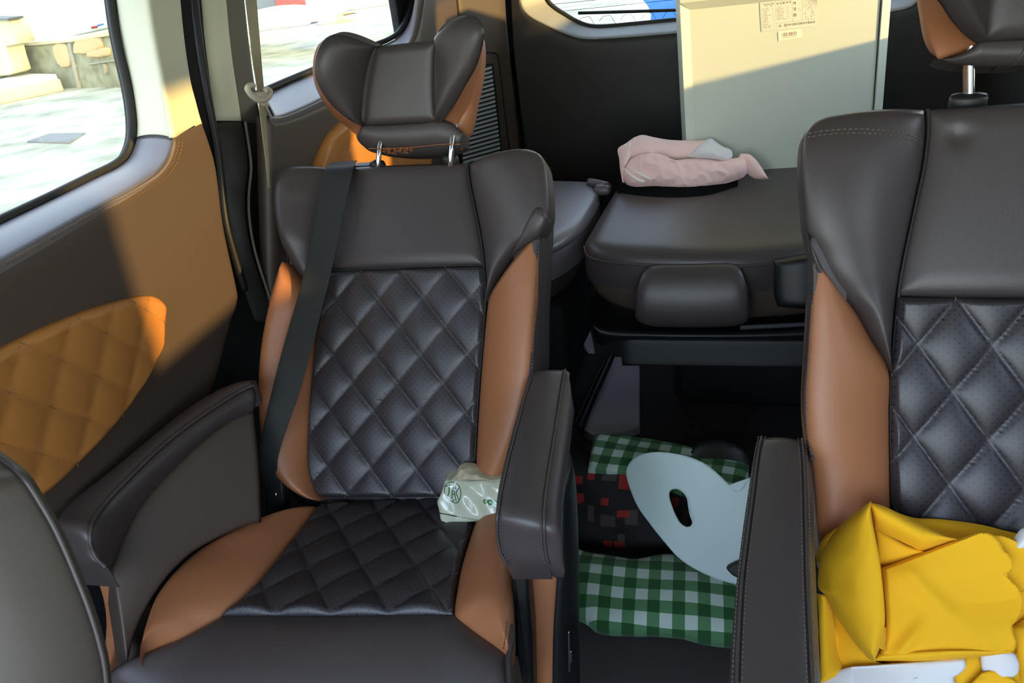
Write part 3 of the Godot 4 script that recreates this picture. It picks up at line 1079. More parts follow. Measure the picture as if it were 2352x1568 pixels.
func arms_of_left(seat: Node3D) -> void:
	# the arm next to the gangway: a leather pad that curls down in front
	var L := level(0.64)
	var front := facing(spot(L, 1200, 1188).z)
	front[1] = Vector3(0, 0.12, 1).normalized()
	front[0] = spot(L, 1200, 1190)
	var sl := smooth(joined([spots(L, [1224, 852, 1206, 910, 1187, 980, 1166, 1060, 1151, 1130, 1143, 1185]), spots(front, [1142, 1212, 1144, 1240, 1152, 1272, 1166, 1297])]), 50)
	var sr := smooth(joined([spots(L, [1298, 849, 1288, 910, 1274, 1000, 1258, 1100, 1251, 1160]), spots(front, [1250, 1205, 1251, 1240, 1254, 1270, 1260, 1297])]), 50)
	var s := Shape.new()
	sheet(s, sl, sr, Vector3(0.05, 0.75, 0.6), {"nu": 16, "puff": 0.004, "r": 0.012, "th": 0.045, "bulge": 0.006, "back": Vector3(0, 0.9, 0.3)})
	sheet(s, smooth(joined([spots(level(0.625), [1218, 853, 1198, 912, 1178, 982, 1157, 1062, 1142, 1132, 1137, 1185]), spots(front, [1137, 1215, 1138, 1245, 1145, 1275, 1162, 1299], -0.006)]), 50), sl, Vector3(-0.8, 0.5, 0.3), {"nu": 5, "puff": 0.004, "r": 0.006, "th": 0.02})
	var ro := PackedVector3Array()
	for k in sr.size():
		var f = clampf(k / 10.0, 0.25, 1.0)
		ro.append(sr[k] + Vector3(0.021 * f, -0.034 * f, -0.004 if k < 38 else -0.012))
	sheet(s, sr, ro, Vector3(0.9, 0.35, 0.2), {"nu": 10, "puff": 0.006, "r": 0.012, "th": 0.02, "bulge": 0.008})
	commit("arm_pad", s, M.leather, seat)
	s = Shape.new()
	for d in [[sl, 5], [sr, -5]]:
		stitches(s, shifted(d[0], Vector3(0.004 * sign(d[1]), 0.0012, 0.0015)), Vector3(0, 0.8, 0.6), 0.006, 0.0006)
	stuff(commit("stitching", s, M.thread, seat))
	s = Shape.new()
	piping(s, shifted(sl, Vector3(0, 0.0005, 0.0005)), 0.0022)
	piping(s, shifted(sr, Vector3(0, 0.0005, 0.0005)), 0.0022)
	commit("seam_piping", s, M.leather, seat)
	# its carrier and the seat's side shield
	s = Shape.new()
	var cz = [spot(front, 1200, 1300, -0.05), Vector3(0.1, 0.15, 1).normalized()]
	plate(s, spots(cz, [1170, 1280, 1208, 1280, 1214, 1380, 1222, 1470, 1226, 1640, 1186, 1640, 1184, 1500, 1182, 1420, 1178, 1350]), cz[1], 0.05, 0.006)
	commit("arm_carrier", s, M.black_plastic, seat)
	s = Shape.new()
	var sh = [spot(L, 1300, 1180, -0.10), Vector3(0.78, 0.12, 0.62).normalized()]
	sheet(s, smooth(spots(sh, [1205, 1280, 1212, 1330, 1220, 1420, 1226, 1500, 1226, 1640], -0.035), 24), smooth(spots(sh, [1288, 1180, 1286, 1290, 1280, 1360, 1275, 1460, 1272, 1640], -0.005), 24), Vector3(0.3, 0.2, 0.95), {"nu": 8, "puff": 0.003, "r": 0.008, "th": 0.02, "bulge": 0.006})
	commit("side_panel", s, M.tan, seat)
	s = Shape.new()
	sheet(s, smooth(spots(sh, [1290, 1120, 1290, 1180, 1288, 1250, 1284, 1340, 1277, 1450, 1274, 1640]), 30), smooth(spots(sh, [1312, 1030, 1322, 1080, 1328, 1150, 1332, 1250, 1334, 1400, 1336, 1640], -0.02), 30), sh[1], {"nu": 8, "puff": 0.006, "r": 0.012, "th": 0.02, "bulge": 0.006})
	commit("side_shield", s, M.black_plastic, seat)
	s = Shape.new()
	tube(s, spots(sh, [1306, 1450, 1306.5, 1478, 1308, 1540], 0.012), 0.0022, 8)
	tube(s, spots(sh, [1311, 1495, 1312, 1520], 0.014), 0.0018, 8)
	commit("latch", s, M.chrome, seat)
	# the arm at the door
	L = level(0.66)
	front = [spot(L, 170, 1215), Vector3(-0.1, 0.25, 0.95).normalized()]
	var po := smooth(joined([spots(L, [584, 871, 562, 872, 540, 877, 500, 893, 440, 929, 380, 974, 300, 1040, 230, 1096, 172, 1140, 136, 1178, 121, 1208]), spots(front, [118, 1235, 123, 1262, 136, 1284, 150, 1296])]), 60)
	var pi_ := smooth(joined([spots(L, [584, 884, 562, 893, 540, 905, 470, 950, 400, 1001, 340, 1054, 290, 1104, 246, 1150, 220, 1186, 209, 1212]), spots(front, [207, 1238, 213, 1264, 226, 1286, 244, 1302])]), 60)
	s = Shape.new()
	sheet(s, po, pi_, Vector3(0, 0.8, 0.5), {"nu": 14, "puff": 0.006, "r": 0.014, "th": 0.045, "bulge": 0.006, "back": Vector3(0, 1, 0.1)})
	commit("arm_pad", s, M.leather, seat)
	var side = [spot(L, 400, 1001), Vector3(0.86, 0.45, 0.25).normalized()]
	s = Shape.new()
	var mid := smooth(spots(side, [584, 948, 560, 953, 530, 967, 480, 1003, 420, 1058, 360, 1120, 312, 1182, 284, 1236, 268, 1276, 256, 1304], -0.012), 60)
	sheet(s, pi_, mid, Vector3(0.8, 0.5, 0.35), {"nu": 12, "puff": 0.007, "r": 0.012, "th": 0.03, "bulge": 0.014})
	commit("arm_side", s, M.leather, seat)
	s = Shape.new()
	piping(s, shifted(pi_, Vector3(0.001, 0.001, 0.001)), 0.003)
	commit("seam_piping", s, M.leather, seat)
	s = Shape.new()
	sheet(s, smooth(spots(side, [584, 940, 560, 946, 530, 960, 480, 996, 420, 1050, 360, 1112, 312, 1174, 284, 1228, 264, 1276, 256, 1310], -0.022), 60), smooth(spots(side, [602, 1200, 580, 1204, 545, 1216, 490, 1242, 440, 1272, 390, 1320, 350, 1376, 322, 1430, 304, 1480, 292, 1540], -0.022), 60), Vector3(0.8, 0.3, 0.4), {"nu": 12, "puff": 0.004, "r": 0.01, "th": 0.05, "bulge": 0.006})
	commit("arm_panel", s, M.leather_door, seat)
	s = Shape.new()
	plate(s, smooth(spots(front, [205, 1286, 262, 1284, 282, 1340, 298, 1400, 308, 1450, 310, 1500, 300, 1560, 290, 1640, 236, 1640, 258, 1540, 268, 1460, 262, 1390, 240, 1330], -0.075), 50, true), front[1], 0.04, 0.006)
	commit("arm_carrier", s, M.leather_door, seat)
	s = Shape.new()
	plate(s, smooth(spots(front, [200, 1295, 236, 1297, 256, 1345, 268, 1400, 268, 1460, 258, 1510, 240, 1560, 222, 1640, 200, 1640, 222, 1560, 236, 1490, 240, 1420, 230, 1360, 214, 1322], -0.06), 50, true), front[1], 0.03, 0.004)
	commit("arm_trim", s, M.tan, seat)


func left_headrest(seat: Node3D) -> void:
	var n := Vector3(0, 0.2, 0.98)
	var H := [Vector3(-0.575, 1.0, -1.33), n]
	var hr := Node3D.new()
	hr.name = "headrest"
	seat.add_child(hr)
	var N := 40
	var s := Shape.new()
	sheet(s, smooth(spots(H, [860, 106, 853, 132, 844, 178, 837, 220, 833, 260, 832, 290]), N), smooth(spots(H, [1006, 91, 999, 130, 997, 178, 998, 225, 1001, 258, 1006, 281]), N), n, {"nu": 20, "puff": 0.010, "r": 0.018, "th": 0.05, "bulge": 0.004, "ends": Vector2(1, 0.6)})
	commit("centre_pad", s, M.leather, hr)
	var le := [862, 107, 822, 89, 792, 79, 764, 77, 740, 90, 725, 116, 719, 150, 723, 182, 739, 215, 764, 247, 799, 275, 831, 291]
	s = Shape.new()
	sheet(s, smooth(arc_off(H, le, 0.075), N), smooth(spots(H, [861, 109, 852, 134, 843, 180, 837, 220, 833, 260, 832, 290], 0.002), N), Vector3(0.3, 0.2, 0.9), {"nu": 20, "puff": 0.012, "r": 0.026, "th": 0.016, "bulge": 0.016, "back": Vector3(-0.6, 0, 0.8)})
	commit("ear", s, M.leather, hr)
	var re := [1007, 91, 1013, 72, 1035, 50, 1058, 38, 1078, 34, 1095, 47, 1103, 69, 1100, 102, 1086, 150, 1061, 195, 1036, 240, 1013, 272, 1007, 283]
	s = Shape.new()
	sheet(s, smooth(spots(H, [1006, 92, 999, 130, 997, 178, 998, 225, 1001, 258, 1006, 282], 0.002), N), smooth(arc_off(H, re, 0.075), N), Vector3(-0.3, 0.2, 0.9), {"nu": 20, "puff": 0.012, "r": 0.026, "th": 0.016, "bulge": 0.016, "back": Vector3(0.6, 0, 0.8)})
	commit("ear", s, M.leather, hr)
	# tan sides of the ears, running back
	s = Shape.new()
	sheet(s, smooth(spots3(H, [1080, 36, 0.02, 1096, 48, 0.03, 1103, 69, 0.034, 1100, 102, 0.036, 1086, 150, 0.036, 1061, 195, 0.03, 1036, 240, 0.015, 1008, 280, -0.016]), N), smooth(spots3(H, [1084, 38, -0.01, 1101, 52, -0.04, 1109, 85, -0.06, 1111, 125, -0.07, 1105, 185, -0.07, 1093, 262, -0.07, 1080, 316, -0.06, 1066, 346, -0.05]), N), Vector3(0.9, 0, 0.4), {"nu": 12, "puff": 0.004, "r": 0.012, "th": 0.02})
	commit("ear_side", s, M.tan, hr)
	s = Shape.new()
	sheet(s, smooth(spots3(H, [735, 95, 0.03, 724, 118, 0.032, 719, 150, 0.034, 723, 182, 0.036, 739, 215, 0.034, 764, 247, 0.026, 799, 275, 0.01, 831, 291, -0.016]), N), smooth(spots3(H, [734, 97, 0.0, 722, 122, -0.03, 718, 158, -0.05, 722, 194, -0.055, 742, 236, -0.055, 766, 268, -0.05, 794, 292, -0.045, 818, 313, -0.03]), N), Vector3(-0.9, 0, 0.4), {"nu": 10, "puff": 0.004, "r": 0.01, "th": 0.02})
	commit("ear_side", s, M.tan, hr)
	# the roll underneath
	s = Shape.new()
	sheet(s, smooth(spots(H, [831, 290, 870, 291, 920, 288, 970, 284, 1007, 280, 1036, 290, 1062, 312], -0.004), N), smooth(spots(H, [816, 313, 832, 333, 852, 350, 900, 359, 960, 362, 1020, 356, 1064, 342], -0.045), N), Vector3(0, -0.5, 0.85), {"nu": 14, "puff": 0.008, "r": 0.018, "th": 0.04, "bulge": 0.018, "back": Vector3(0, 0.35, 0.94)})
	commit("under_roll", s, M.leather, hr)
	s = Shape.new()
	var cord := smooth(spots(H, [848, 341, 880, 341, 920, 340, 970, 336, 1020, 331, 1060, 331], 0.004), 90)
	stitches(s, cord, Vector3(0, -0.4, 0.9), 0.0055, 0.0008, 0.8)
	for k in 16:
		var c = cord[12 + k * 2]
		tube(s, PackedVector3Array([c, c + Vector3(sin(k * 2.3) * 0.006, -0.004 - 0.004 * abs(sin(k * 1.7)), 0.003), c + Vector3(sin(k * 4.1) * 0.01, -0.006 + 0.006 * sin(k), 0.002)]), 0.0005, 4)
	stuff(commit("frayed_stitching", s, M.thread_orange, hr))
	s = Shape.new()
	plate(s, smooth(spots(H, [770, 105, 810, 115, 850, 128, 930, 120, 1004, 112, 1050, 75, 1080, 60, 1098, 90, 1100, 160, 1085, 240, 1060, 325, 960, 345, 850, 335, 775, 262, 735, 190], -0.03), 50, true), n, 0.05, 0.015)
	commit("back_pad", s, M.tan, hr)
	for p in [[872, 336, 868, 384], [1039, 318, 1034, 376]]:
		s = Shape.new()
		var t = spots(H, p, -0.002)
		tube(s, PackedVector3Array([t[0] + Vector3(0, 0.02, -0.03), t[0], t[1], t[1] - Vector3(0, 0.05, 0)]), 0.0052, 12)
		commit("post", s, M.chrome, hr)
	for p in [[867, 378, 0.017], [1034, 364, 0.017]]:
		s = Shape.new()
		var c = spot(H, p[0], p[1], -0.016)
		var rings := []
		for q in [[0.8, -0.016], [1.0, -0.010], [1.0, 0.0], [0.85, 0.006], [0.4, 0.009]]:
			var ring := PackedVector3Array()
			for k in 16:
				ring.append(c + Vector3(cos(TAU * k / 16) * p[2] * q[0], q[1], sin(TAU * k / 16) * p[2] * 0.7 * q[0]))
			rings.append(ring)
		loft(s, rings)
		commit("post_collar", s, M.black_plastic, hr)
	s = Shape.new()
	block(s, spot(H, 838, 381, -0.035), Vector3(0.045, 0.008, 0.03), 0.003)
	commit("belt_guide", s, M.black_plastic, hr)


func right_seat() -> void:
	var r := deg_to_rad(27.0)
	var n := Vector3(0, sin(r), cos(r))
	var up := Vector3(0, cos(r), -sin(r))
	var o = eye + sight(2196, 686) * 1.0
	var F := [o, n]
	var x0 := 0.407
	var fr := [o, Vector3.RIGHT, up]
	var seat := thing("captain_seat", "brown and tan quilted leather seat with a yellow cloth heaped on it", "car seat", Vector3(x0, 0, -0.85), "quilted leather captain seats")
	var N := 44
	var seam := [2131, 248, 2132, 300, 2123, 380, 2108, 450, 2093, 520, 2078, 590, 2067, 650, 2062, 682]
	var qs := [2062, 681, 2058, 740, 2052, 800, 2047, 850, 2046, 950, 2047, 1050, 2049, 1160, 2055, 1260, 2060, 1330]
	var s := Shape.new()
	var sl := smooth(spots(F, [1880, 290, 1960, 262, 2125, 256, 2200, 250, 2280, 240], -0.035), 20)
	var left := smooth(spots(F, [2060, 1330, 1900, 1330, 1880, 1230, 1862, 1050, 1858, 900, 1868, 700, 1872, 590, 1856, 500, 1850, 360, 1862, 300], -0.035), 40)
	var half := joined([left, sl])
	var other := mirrored(half, x0)
	other.reverse()
	plate(s, joined([half, other]), n, 0.10, 0.02)
	commit("back_shell", s, M.leather, seat)
	s = Shape.new()
	var a := smooth(spots(F, seam), N)
	# the top rolls back in the middle: its first rows rise a little
	var dent = spot(F, 2196, 312)
	sheet(s, a, mirrored(a, x0), n, {"nu": 60, "puff": 0.014, "r": 0.035, "th": 0.07, "bulge": 0.014, "ends": Vector2(1, 0.4), "frame": fr, "quilt": func(p): return -0.007 * exp(-p.distance_squared_to(dent) / 0.00025)})
	commit("upper_panel", s, M.leather, seat)
	var qa := smooth(spots(F, qs), 130)
	var pitch := Vector2(0.0905, 0.127)
	s = Shape.new()
	sheet(s, qa, mirrored(qa, x0), n, {"nu": 110, "puff": 0.005, "r": 0.008, "th": 0.05, "frame": fr, "quilt": quilt_at(o, Vector3.RIGHT, up, pitch, 0.0, 0.0115)})
	commit("quilted_panel", s, M.leather_quilt, seat)
	var ring := spots(F, qs)
	var m := mirrored(ring, x0)
	m.reverse()
	ring.append_array(m)
	s = Shape.new()
	quilt_stitches(s, o, Vector3.RIGHT, up, pitch, 0.0, ring, n, 0.0006)
	stuff(commit("stitching", s, M.thread, seat))
	var b_out := smooth(spots3(F, [1905, 262, 0.02, 1872, 276, 0.03, 1852, 300, 0.04, 1844, 335, 0.05, 1843, 400, 0.055, 1848, 470, 0.055, 1855, 535, 0.05, 1872, 590, 0.04, 1892, 637, 0.032, 1927, 682, 0.02, 1966, 713, 0.014, 2003, 777, 0.006, 2045, 852, 0.0]), N)
	var b_in := smooth(spots(F, seam + [2056, 740, 2050, 800, 2046, 848]), N)
	var t_out := smooth(spots3(F, [1872, 598, 0.045, 1867, 680, 0.05, 1862, 750, 0.05, 1857, 830, 0.05, 1852, 900, 0.05, 1852, 960, 0.048, 1857, 1020, 0.045, 1865, 1060, 0.04, 1872, 1130, 0.035, 1880, 1230, 0.03, 1890, 1330, 0.02]), N)
	var t_in := smooth(spots(F, [1936, 688, 1966, 713, 2003, 777, 2045, 852, 2046, 950, 2047, 1050, 2049, 1160, 2055, 1260, 2060, 1330]), N)
	var flap_a := smooth(spots3(F, [1854, 534, 0.05, 1866, 562, 0.056, 1890, 612, 0.046, 1915, 657, 0.036, 1939, 693, 0.018]), 24)
	var flap_b := smooth(spots3(F, [1855, 537, 0.05, 1864, 590, 0.052, 1884, 642, 0.042, 1908, 674, 0.034, 1940, 695, 0.018]), 24)
	var strip_a := smooth(spots(F, [1857, 545, 1868, 640, 1862, 750, 1854, 880, 1853, 960, 1862, 1056], 0.05, 0.04), 30)
	var strip_b := smooth(spots(F, [1853, 540, 1852, 640, 1848, 750, 1837, 900, 1839, 950, 1860, 1056], -0.005, 0.036), 30)
	var pad := {"nu": 24, "puff": 0.014, "r": 0.03, "th": 0.06, "bulge": 0.022}
	for side in 2:
		var fx = func(p): return p if side == 0 else mirrored(p, x0)
		var k = 1.0 if side == 0 else -1.0
		s = Shape.new()
		sheet(s, fx.call(b_out), fx.call(b_in), n, pad)
		commit("upper_bolster", s, M.leather, seat)
		s = Shape.new()
		sheet(s, fx.call(t_out), fx.call(t_in), n, {"nu": 20, "puff": 0.010, "r": 0.028, "th": 0.06, "bulge": 0.018, "ends": Vector2(0, 1)})
		commit("side_bolster", s, M.tan, seat)
		s = Shape.new()
		sheet(s, fx.call(flap_a), fx.call(flap_b), n, {"nu": 8, "puff": 0.006, "r": 0.01, "th": 0.010, "bulge": 0.004})
		commit("bolster_flap", s, M.leather, seat)
		s = Shape.new()
		sheet(s, fx.call(strip_a), fx.call(strip_b), Vector3(-k, 0.2, 0.4), {"nu": 8, "puff": 0.004, "r": 0.01, "th": 0.05})
		commit("side_strip", s, M.leather, seat)
		s = Shape.new()
		for v in [0.118, 0.134]:
			var row := PackedVector3Array()
			for q in 31:
				row.append(pad_point(b_out, b_in, n, pad, 0.03 + 0.94 * q / 30.0, v - 0.012 * sin(PI * q / 30.0)))
			stitches(s, fx.call(row), n, 0.007, 0.0009)
		stitches(s, fx.call(smooth(spots(F, [1873, 605, 1868, 680, 1863, 750, 1858, 830, 1853, 900, 1853, 960, 1859, 1020, 1866, 1060], 0.054), 60)), Vector3(-0.4 * k, 0.4, 0.8), 0.006, 0.0007)
		stuff(commit("stitching", s, M.thread, seat))
		s = Shape.new()
		piping(s, fx.call(smooth(spots(F, [2131, 250, 2132, 300, 2123, 380, 2108, 450, 2093, 520, 2078, 590, 2067, 650, 2060, 720, 2048, 850, 2046, 950, 2047, 1050, 2049, 1160], -0.005), 60)), 0.002)
		commit("seam_piping", s, M.rubber, seat)
	# cushion under the cloth
	s = Shape.new()
	var c0 := PackedVector3Array()
	var c1 := PackedVector3Array()
	for k in 21:
		var z = lerpf(-0.86, -0.34, k / 20.0)
		c0.append(Vector3(x0 - 0.23, 0.44 + 0.03 * k / 20.0, z))
		c1.append(Vector3(x0 + 0.23, 0.44 + 0.03 * k / 20.0, z))
	sheet(s, c0, c1, Vector3.UP, {"nu": 20, "puff": 0.02, "r": 0.04, "th": 0.12})
	commit("cushion", s, M.leather, seat)
	s = Shape.new()
	block(s, Vector3(x0, 0.17, -0.70), Vector3(0.42, 0.32, 0.36), 0.02)
	commit("pedestal", s, M.black_plastic, seat)
	# arm next to the gangway
	var L := level(0.66)
	s = Shape.new()
	var al := smooth(spots(L, [1749, 1003, 1741, 1040, 1728, 1140, 1716, 1230, 1704, 1330, 1697, 1440, 1692, 1560, 1690, 1700]), 40)
	var ar := smooth(spots(L, [1842, 1008, 1847, 1060, 1850, 1140, 1852, 1230, 1855, 1330, 1860, 1440, 1866, 1560, 1872, 1700]), 40)
	var ol := smooth(spots(level(0.635), [1742, 1003, 1731, 1040, 1715, 1140, 1702, 1230, 1690, 1330, 1680, 1440, 1672, 1560, 1664, 1700]), 40)
	var orr := smooth(spots(level(0.63), [1846, 1012, 1862, 1050, 1869, 1120, 1873, 1230, 1877, 1330, 1882, 1440, 1887, 1560, 1893, 1700]), 40)
	sheet(s, al, ar, Vector3.UP, {"nu": 16, "puff": 0.004, "r": 0.012, "th": 0.05, "bulge": 0.005})
	sheet(s, ol, al, Vector3(-0.7, 0.7, 0), {"nu": 6, "puff": 0.004, "r": 0.008, "th": 0.04})
	sheet(s, ar, orr, Vector3(0.7, 0.7, 0), {"nu": 6, "puff": 0.004, "r": 0.008, "th": 0.04})
	commit("arm_pad", s, M.leather, seat)
	s = Shape.new()
	for d in [[al, 0.005], [al, -0.004], [ar, 0.004], [ar, -0.005]]:
		stitches(s, shifted(d[0], Vector3(d[1], 0.0008, 0)), Vector3.UP, 0.006, 0.0007)
	stuff(commit("stitching", s, M.thread, seat))
	s = Shape.new()
	piping(s, shifted(al, Vector3(0, 0.0005, 0)), 0.002)
	piping(s, shifted(ar, Vector3(0, 0.0005, 0)), 0.002)
	commit("seam_piping", s, M.leather, seat)
	s = Shape.new()
	block(s, Vector3(al[10].x + 0.035, 0.45, -0.62), Vector3(0.03, 0.32, 0.4), 0.01)
	commit("arm_carrier", s, M.black_plastic, seat)
	# headrest
	var hr := Node3D.new()
	hr.name = "headrest"
	seat.add_child(hr)
	var hn := Vector3(0, 0.2, 0.98)
	var hp = spot(F, 2228, 226, -0.03)
	var H := [hp + Vector3(0, 0, 0.03), hn]
	var hx = spot(H, 2362, 100).x
	var seam_h := smooth(spots(H, [2302, -180, 2290, -125, 2277, -60, 2267, 0, 2261, 50, 2258, 98], 0.002), 40)
	var ear := [2302, -182, 2230, -214, 2170, -210, 2122, -175, 2104, -130, 2112, -75, 2140, -30, 2170, 1, 2195, 40, 2228, 77, 2258, 99]
	var ear_out := smooth(arc_off(H, ear, 0.075), 40)
	var side_a := smooth(spots3(H, [2122, -175, 0.03, 2104, -130, 0.034, 2112, -75, 0.036, 2140, -30, 0.034, 2170, 1, 0.026, 2195, 40, 0.018, 2228, 77, 0.002, 2258, 99, -0.016]), 40)
	var side_b := smooth(spots3(H, [2110, -178, -0.01, 2090, -130, -0.04, 2094, -70, -0.05, 2101, -20, -0.05, 2108, 5, -0.05, 2116, 45, -0.05, 2130, 92, -0.045, 2149, 138, -0.035]), 40)
	var roll_a := smooth(joined([spots(H, [2256, 98, 2290, 99, 2362, 96], -0.004)]), 30)
	var roll_b := smooth(joined([spots(H, [2151, 139, 2172, 146, 2210, 152, 2270, 156, 2362, 153], -0.04)]), 30)
	s = Shape.new()
	sheet(s, seam_h, mirrored(seam_h, hx), hn, {"nu": 20, "puff": 0.014, "r": 0.03, "th": 0.06})
	commit("centre_pad", s, M.leather, hr)
	for side in 2:
		var fx = func(p): return p if side == 0 else mirrored(p, hx)
		var k = 1.0 if side == 0 else -1.0
		s = Shape.new()
		sheet(s, fx.call(ear_out), fx.call(seam_h), Vector3(0.3 * k, 0.2, 0.9), {"nu": 20, "puff": 0.012, "r": 0.026, "th": 0.016, "bulge": 0.016, "back": Vector3(-0.6 * k, 0, 0.8)})
		commit("ear", s, M.leather, hr)
		s = Shape.new()
		sheet(s, fx.call(side_a), fx.call(side_b), Vector3(-0.9 * k, 0, 0.4), {"nu": 12, "puff": 0.003, "r": 0.01, "th": 0.02})
		commit("ear_side", s, M.tan, hr)
		s = Shape.new()
		sheet(s, fx.call(roll_a), fx.call(roll_b), Vector3(0, -0.5, 0.85), {"nu": 14, "puff": 0.008, "r": 0.018, "th": 0.04, "bulge": 0.014, "ends": Vector2(1, 0), "back": Vector3(0, 0.35, 0.94)})
		commit("under_roll", s, M.leather, hr)
		s = Shape.new()
		var p0 = spot(H, 2226, 140, -0.03)
		var p1 = spot(H, 2226, 216, -0.03)
		var t = PackedVector3Array([p0 + Vector3(0, 0.05, 0), p0, p1, p1 - Vector3(0, 0.05, 0)])
		tube(s, fx.call(t), 0.0072, 14)
		commit("post", s, M.chrome, hr)
		s = Shape.new()
		var c = spot(H, 2224, 229, -0.03)
		if side == 1:
			c = mirrored(PackedVector3Array([c]), hx)[0]
		var rings := []
		for q in [[0.85, -0.012], [1.0, -0.008], [1.0, 0.002], [0.9, 0.007], [0.4, 0.009]]:
			var rg := PackedVector3Array()
			for j in 18:
				rg.append(c + Vector3(cos(TAU * j / 18) * 0.024 * q[0], q[1], sin(TAU * j / 18) * 0.017 * q[0]))
			rings.append(rg)
		loft(s, rings)
		commit("post_collar", s, M.black_plastic, hr)
	s = Shape.new()
	var bp := smooth(joined([spots(H, [2270, -110, 2200, -140, 2130, -130, 2120, -60, 2128, 20, 2150, 110, 2200, 140, 2290, 145], -0.03)]), 30)
	var bq := mirrored(bp, hx)
	bq.reverse()
	plate(s, joined([bp, bq]), hn, 0.05, 0.015)
	commit("back_pad", s, M.tan, hr)


# ---------------------------------------------------------------- outside the windows
func ground(x, y) -> Vector3:
	return spot(level(-0.45), x, y)


func plain(s: Shape, pts: Array) -> void:
	# one face, fan
	var i0 := PackedInt32Array()
	for p in pts:
		i0.append(s.put(p, Vector2(p.x, p.z)))
	for k in range(1, pts.size() - 1):
		s.tri(i0[0], i0[k + 1], i0[k])


func outdoors() -> void:
	var spots_tex := noise_texture(21, 0.012, FastNoiseLite.TYPE_SIMPLEX_SMOOTH, [Color(0.62, 0.61, 0.56), Color(0.82, 0.81, 0.75), Color(0.93, 0.92, 0.86)], 512)
	mat("concrete_ground", Color(0.86, 0.87, 0.79), 0.95, {"albedo": spots_tex, "tri": true, "scale": 0.18})
	mat("old_concrete", Color(0.74, 0.73, 0.62), 0.95, {"albedo": spots_tex, "tri": true, "scale": 0.6})
	mat("white_wall", Color(0.90, 0.91, 0.87), 0.9)
	mat("cream", Color(0.84, 0.80, 0.64), 0.9)
	mat("sand", Color(0.86, 0.76, 0.52), 0.95)
	mat("red_paint", Color(0.72, 0.18, 0.12), 0.6)
	mat("asphalt", Color(0.48, 0.48, 0.46), 0.95)
	mat("car_blue", Color(0.20, 0.45, 0.85), 0.25)
	mat("car_white", Color(0.90, 0.91, 0.93), 0.35)
	mat("car_glass", Color(0.10, 0.13, 0.16), 0.08)
	mat("orange_stone", Color(0.82, 0.70, 0.50), 0.95)
	mat("light_concrete", Color(0.64, 0.62, 0.54), 0.95)
	var s := Shape.new()
	block(s, Vector3(0, -0.55, 0), Vector3(160, 0.2, 160), 0.01)
	var g := commit("ground", s, M.concrete_ground)
	structure(g)
	# the strip of road the van stands on, and a drain cover
	s = Shape.new()
	plate(s, spots(level(-0.43), [62, 324, 112, 306, 196, 304, 158, 327]), Vector3.UP, 0.04, 0.005)
	tag(commit("drain_cover", s, M.asphalt), "dark rectangular drain cover set into the pale pavement", "drain cover")
	# raised terrace with a fluted kerb
	var t := thing("terrace", "low pale terrace step with a fluted front edge outside the large window", "step", ground(0, 240))
	s = Shape.new()
	var e0 = ground(-160, 275)
	var e1 = ground(143, 208)
	var dir = (e1 - e0).normalized()
	var away = Vector3(-dir.z, 0, dir.x)
	if away.dot(e0) < 0: away = -away
	var up = Vector3(0, 0.30, 0)
	loft(s, [PackedVector3Array([e0, e0 + up, e0 + up + away * 1.2, e0 + away * 1.2]), PackedVector3Array([e1, e1 + up, e1 + up + away * 1.2, e1 + away * 1.2])])
	commit("slab", s, M.white_wall, t, true)
	for k in 40:
		s = Shape.new()
		block(s, e0.lerp(e1, (k + 0.5) / 40.0) + Vector3(0, 0.11, 0) - away * 0.03, Vector3(0.09, 0.22, 0.06), 0.02, Basis(dir, Vector3.UP, away))
		commit("flute", s, M.cream, t)
	# retaining wall behind it
	t = thing("retaining_wall", "stained grey concrete wall with orange stones below the white building", "wall", ground(150, 210))
	s = Shape.new()
	var w0 = ground(-60, 205) + Vector3(0, 0, 0)
	var w1 = ground(330, 200)
	var wd = (w1 - w0).normalized()
	var wb = Vector3(-wd.z, 0, wd.x)
	if wb.dot(w0) < 0: wb = -wb
	var wn = -wb
	var wp := [w0, wn]
	plate(s, spots(wp, [-60, 300, -60, 104, 14, 105, 90, 103, 160, 97, 330, 70, 330, 300]), wn, 0.5, 0.03)
	commit("face", s, M.old_concrete, t)
	s = Shape.new()
	plate(s, spots(wp, [-60, 108, 20, 107, 92, 104, 160, 98, 330, 70, 330, 50, 160, 86, 90, 95, -60, 100], 0.06), wn, 0.4, 0.02)
	commit("coping", s, M.cream, t)
	for q in [[170, 92, 228, 86, 232, 112, 168, 124], [196, 118, 246, 110, 248, 128, 198, 132], [118, 106, 150, 104, 160, 150, 134, 152]]:
		s = Shape.new()
		plate(s, smooth(spots(wp, q, 0.05), 14, true), wn, 0.15, 0.03)
		commit("stone", s, M.orange_stone, t)
	for q in [[154, 100, 160, 98, 182, 205, 176, 206], [200, 146, 270, 136, 270, 140, 202, 150], [236, 146, 240, 146, 242, 168, 238, 168]]:
		s = Shape.new()
		plate(s, spots(wp, q, 0.05), wn, 0.12, 0.01)
		commit("ledge", s, M.light_concrete, t)
	# buildings
	t = thing("white_building", "bright white building wall standing above the grey concrete wall", "building", w0 + wb * 2.0)
	var bp := [w0 + wb * 2.0, wn]
	s = Shape.new()
	plate(s, spots(bp, [46, 110, 22, 20, 6, -260, 700, -360, 700, -60, 330, 40, 260, 62]), wn, 3.0, 0.02)
	commit("wall", s, M.white_wall, t)
	s = Shape.new()
	plate(s, spots(bp, [209, 61, 222, 59, 222, 64, 209, 66], 0.02), wn, 0.03, 0.004)
	commit("red_plaque", s, M.red_paint, t)
	s = Shape.new()
	plate(s, spots(bp, [223, 57, 236, 54, 236, 57, 223, 60], 0.02), wn, 0.03, 0.004)
	commit("blue_plaque", s, M.car_blue, t)
	t = thing("tiled_house", "pale house corner left of the bright white building", "building", w0 + wb * 0.4)
	bp = [w0 - wb * 0.5, wn]
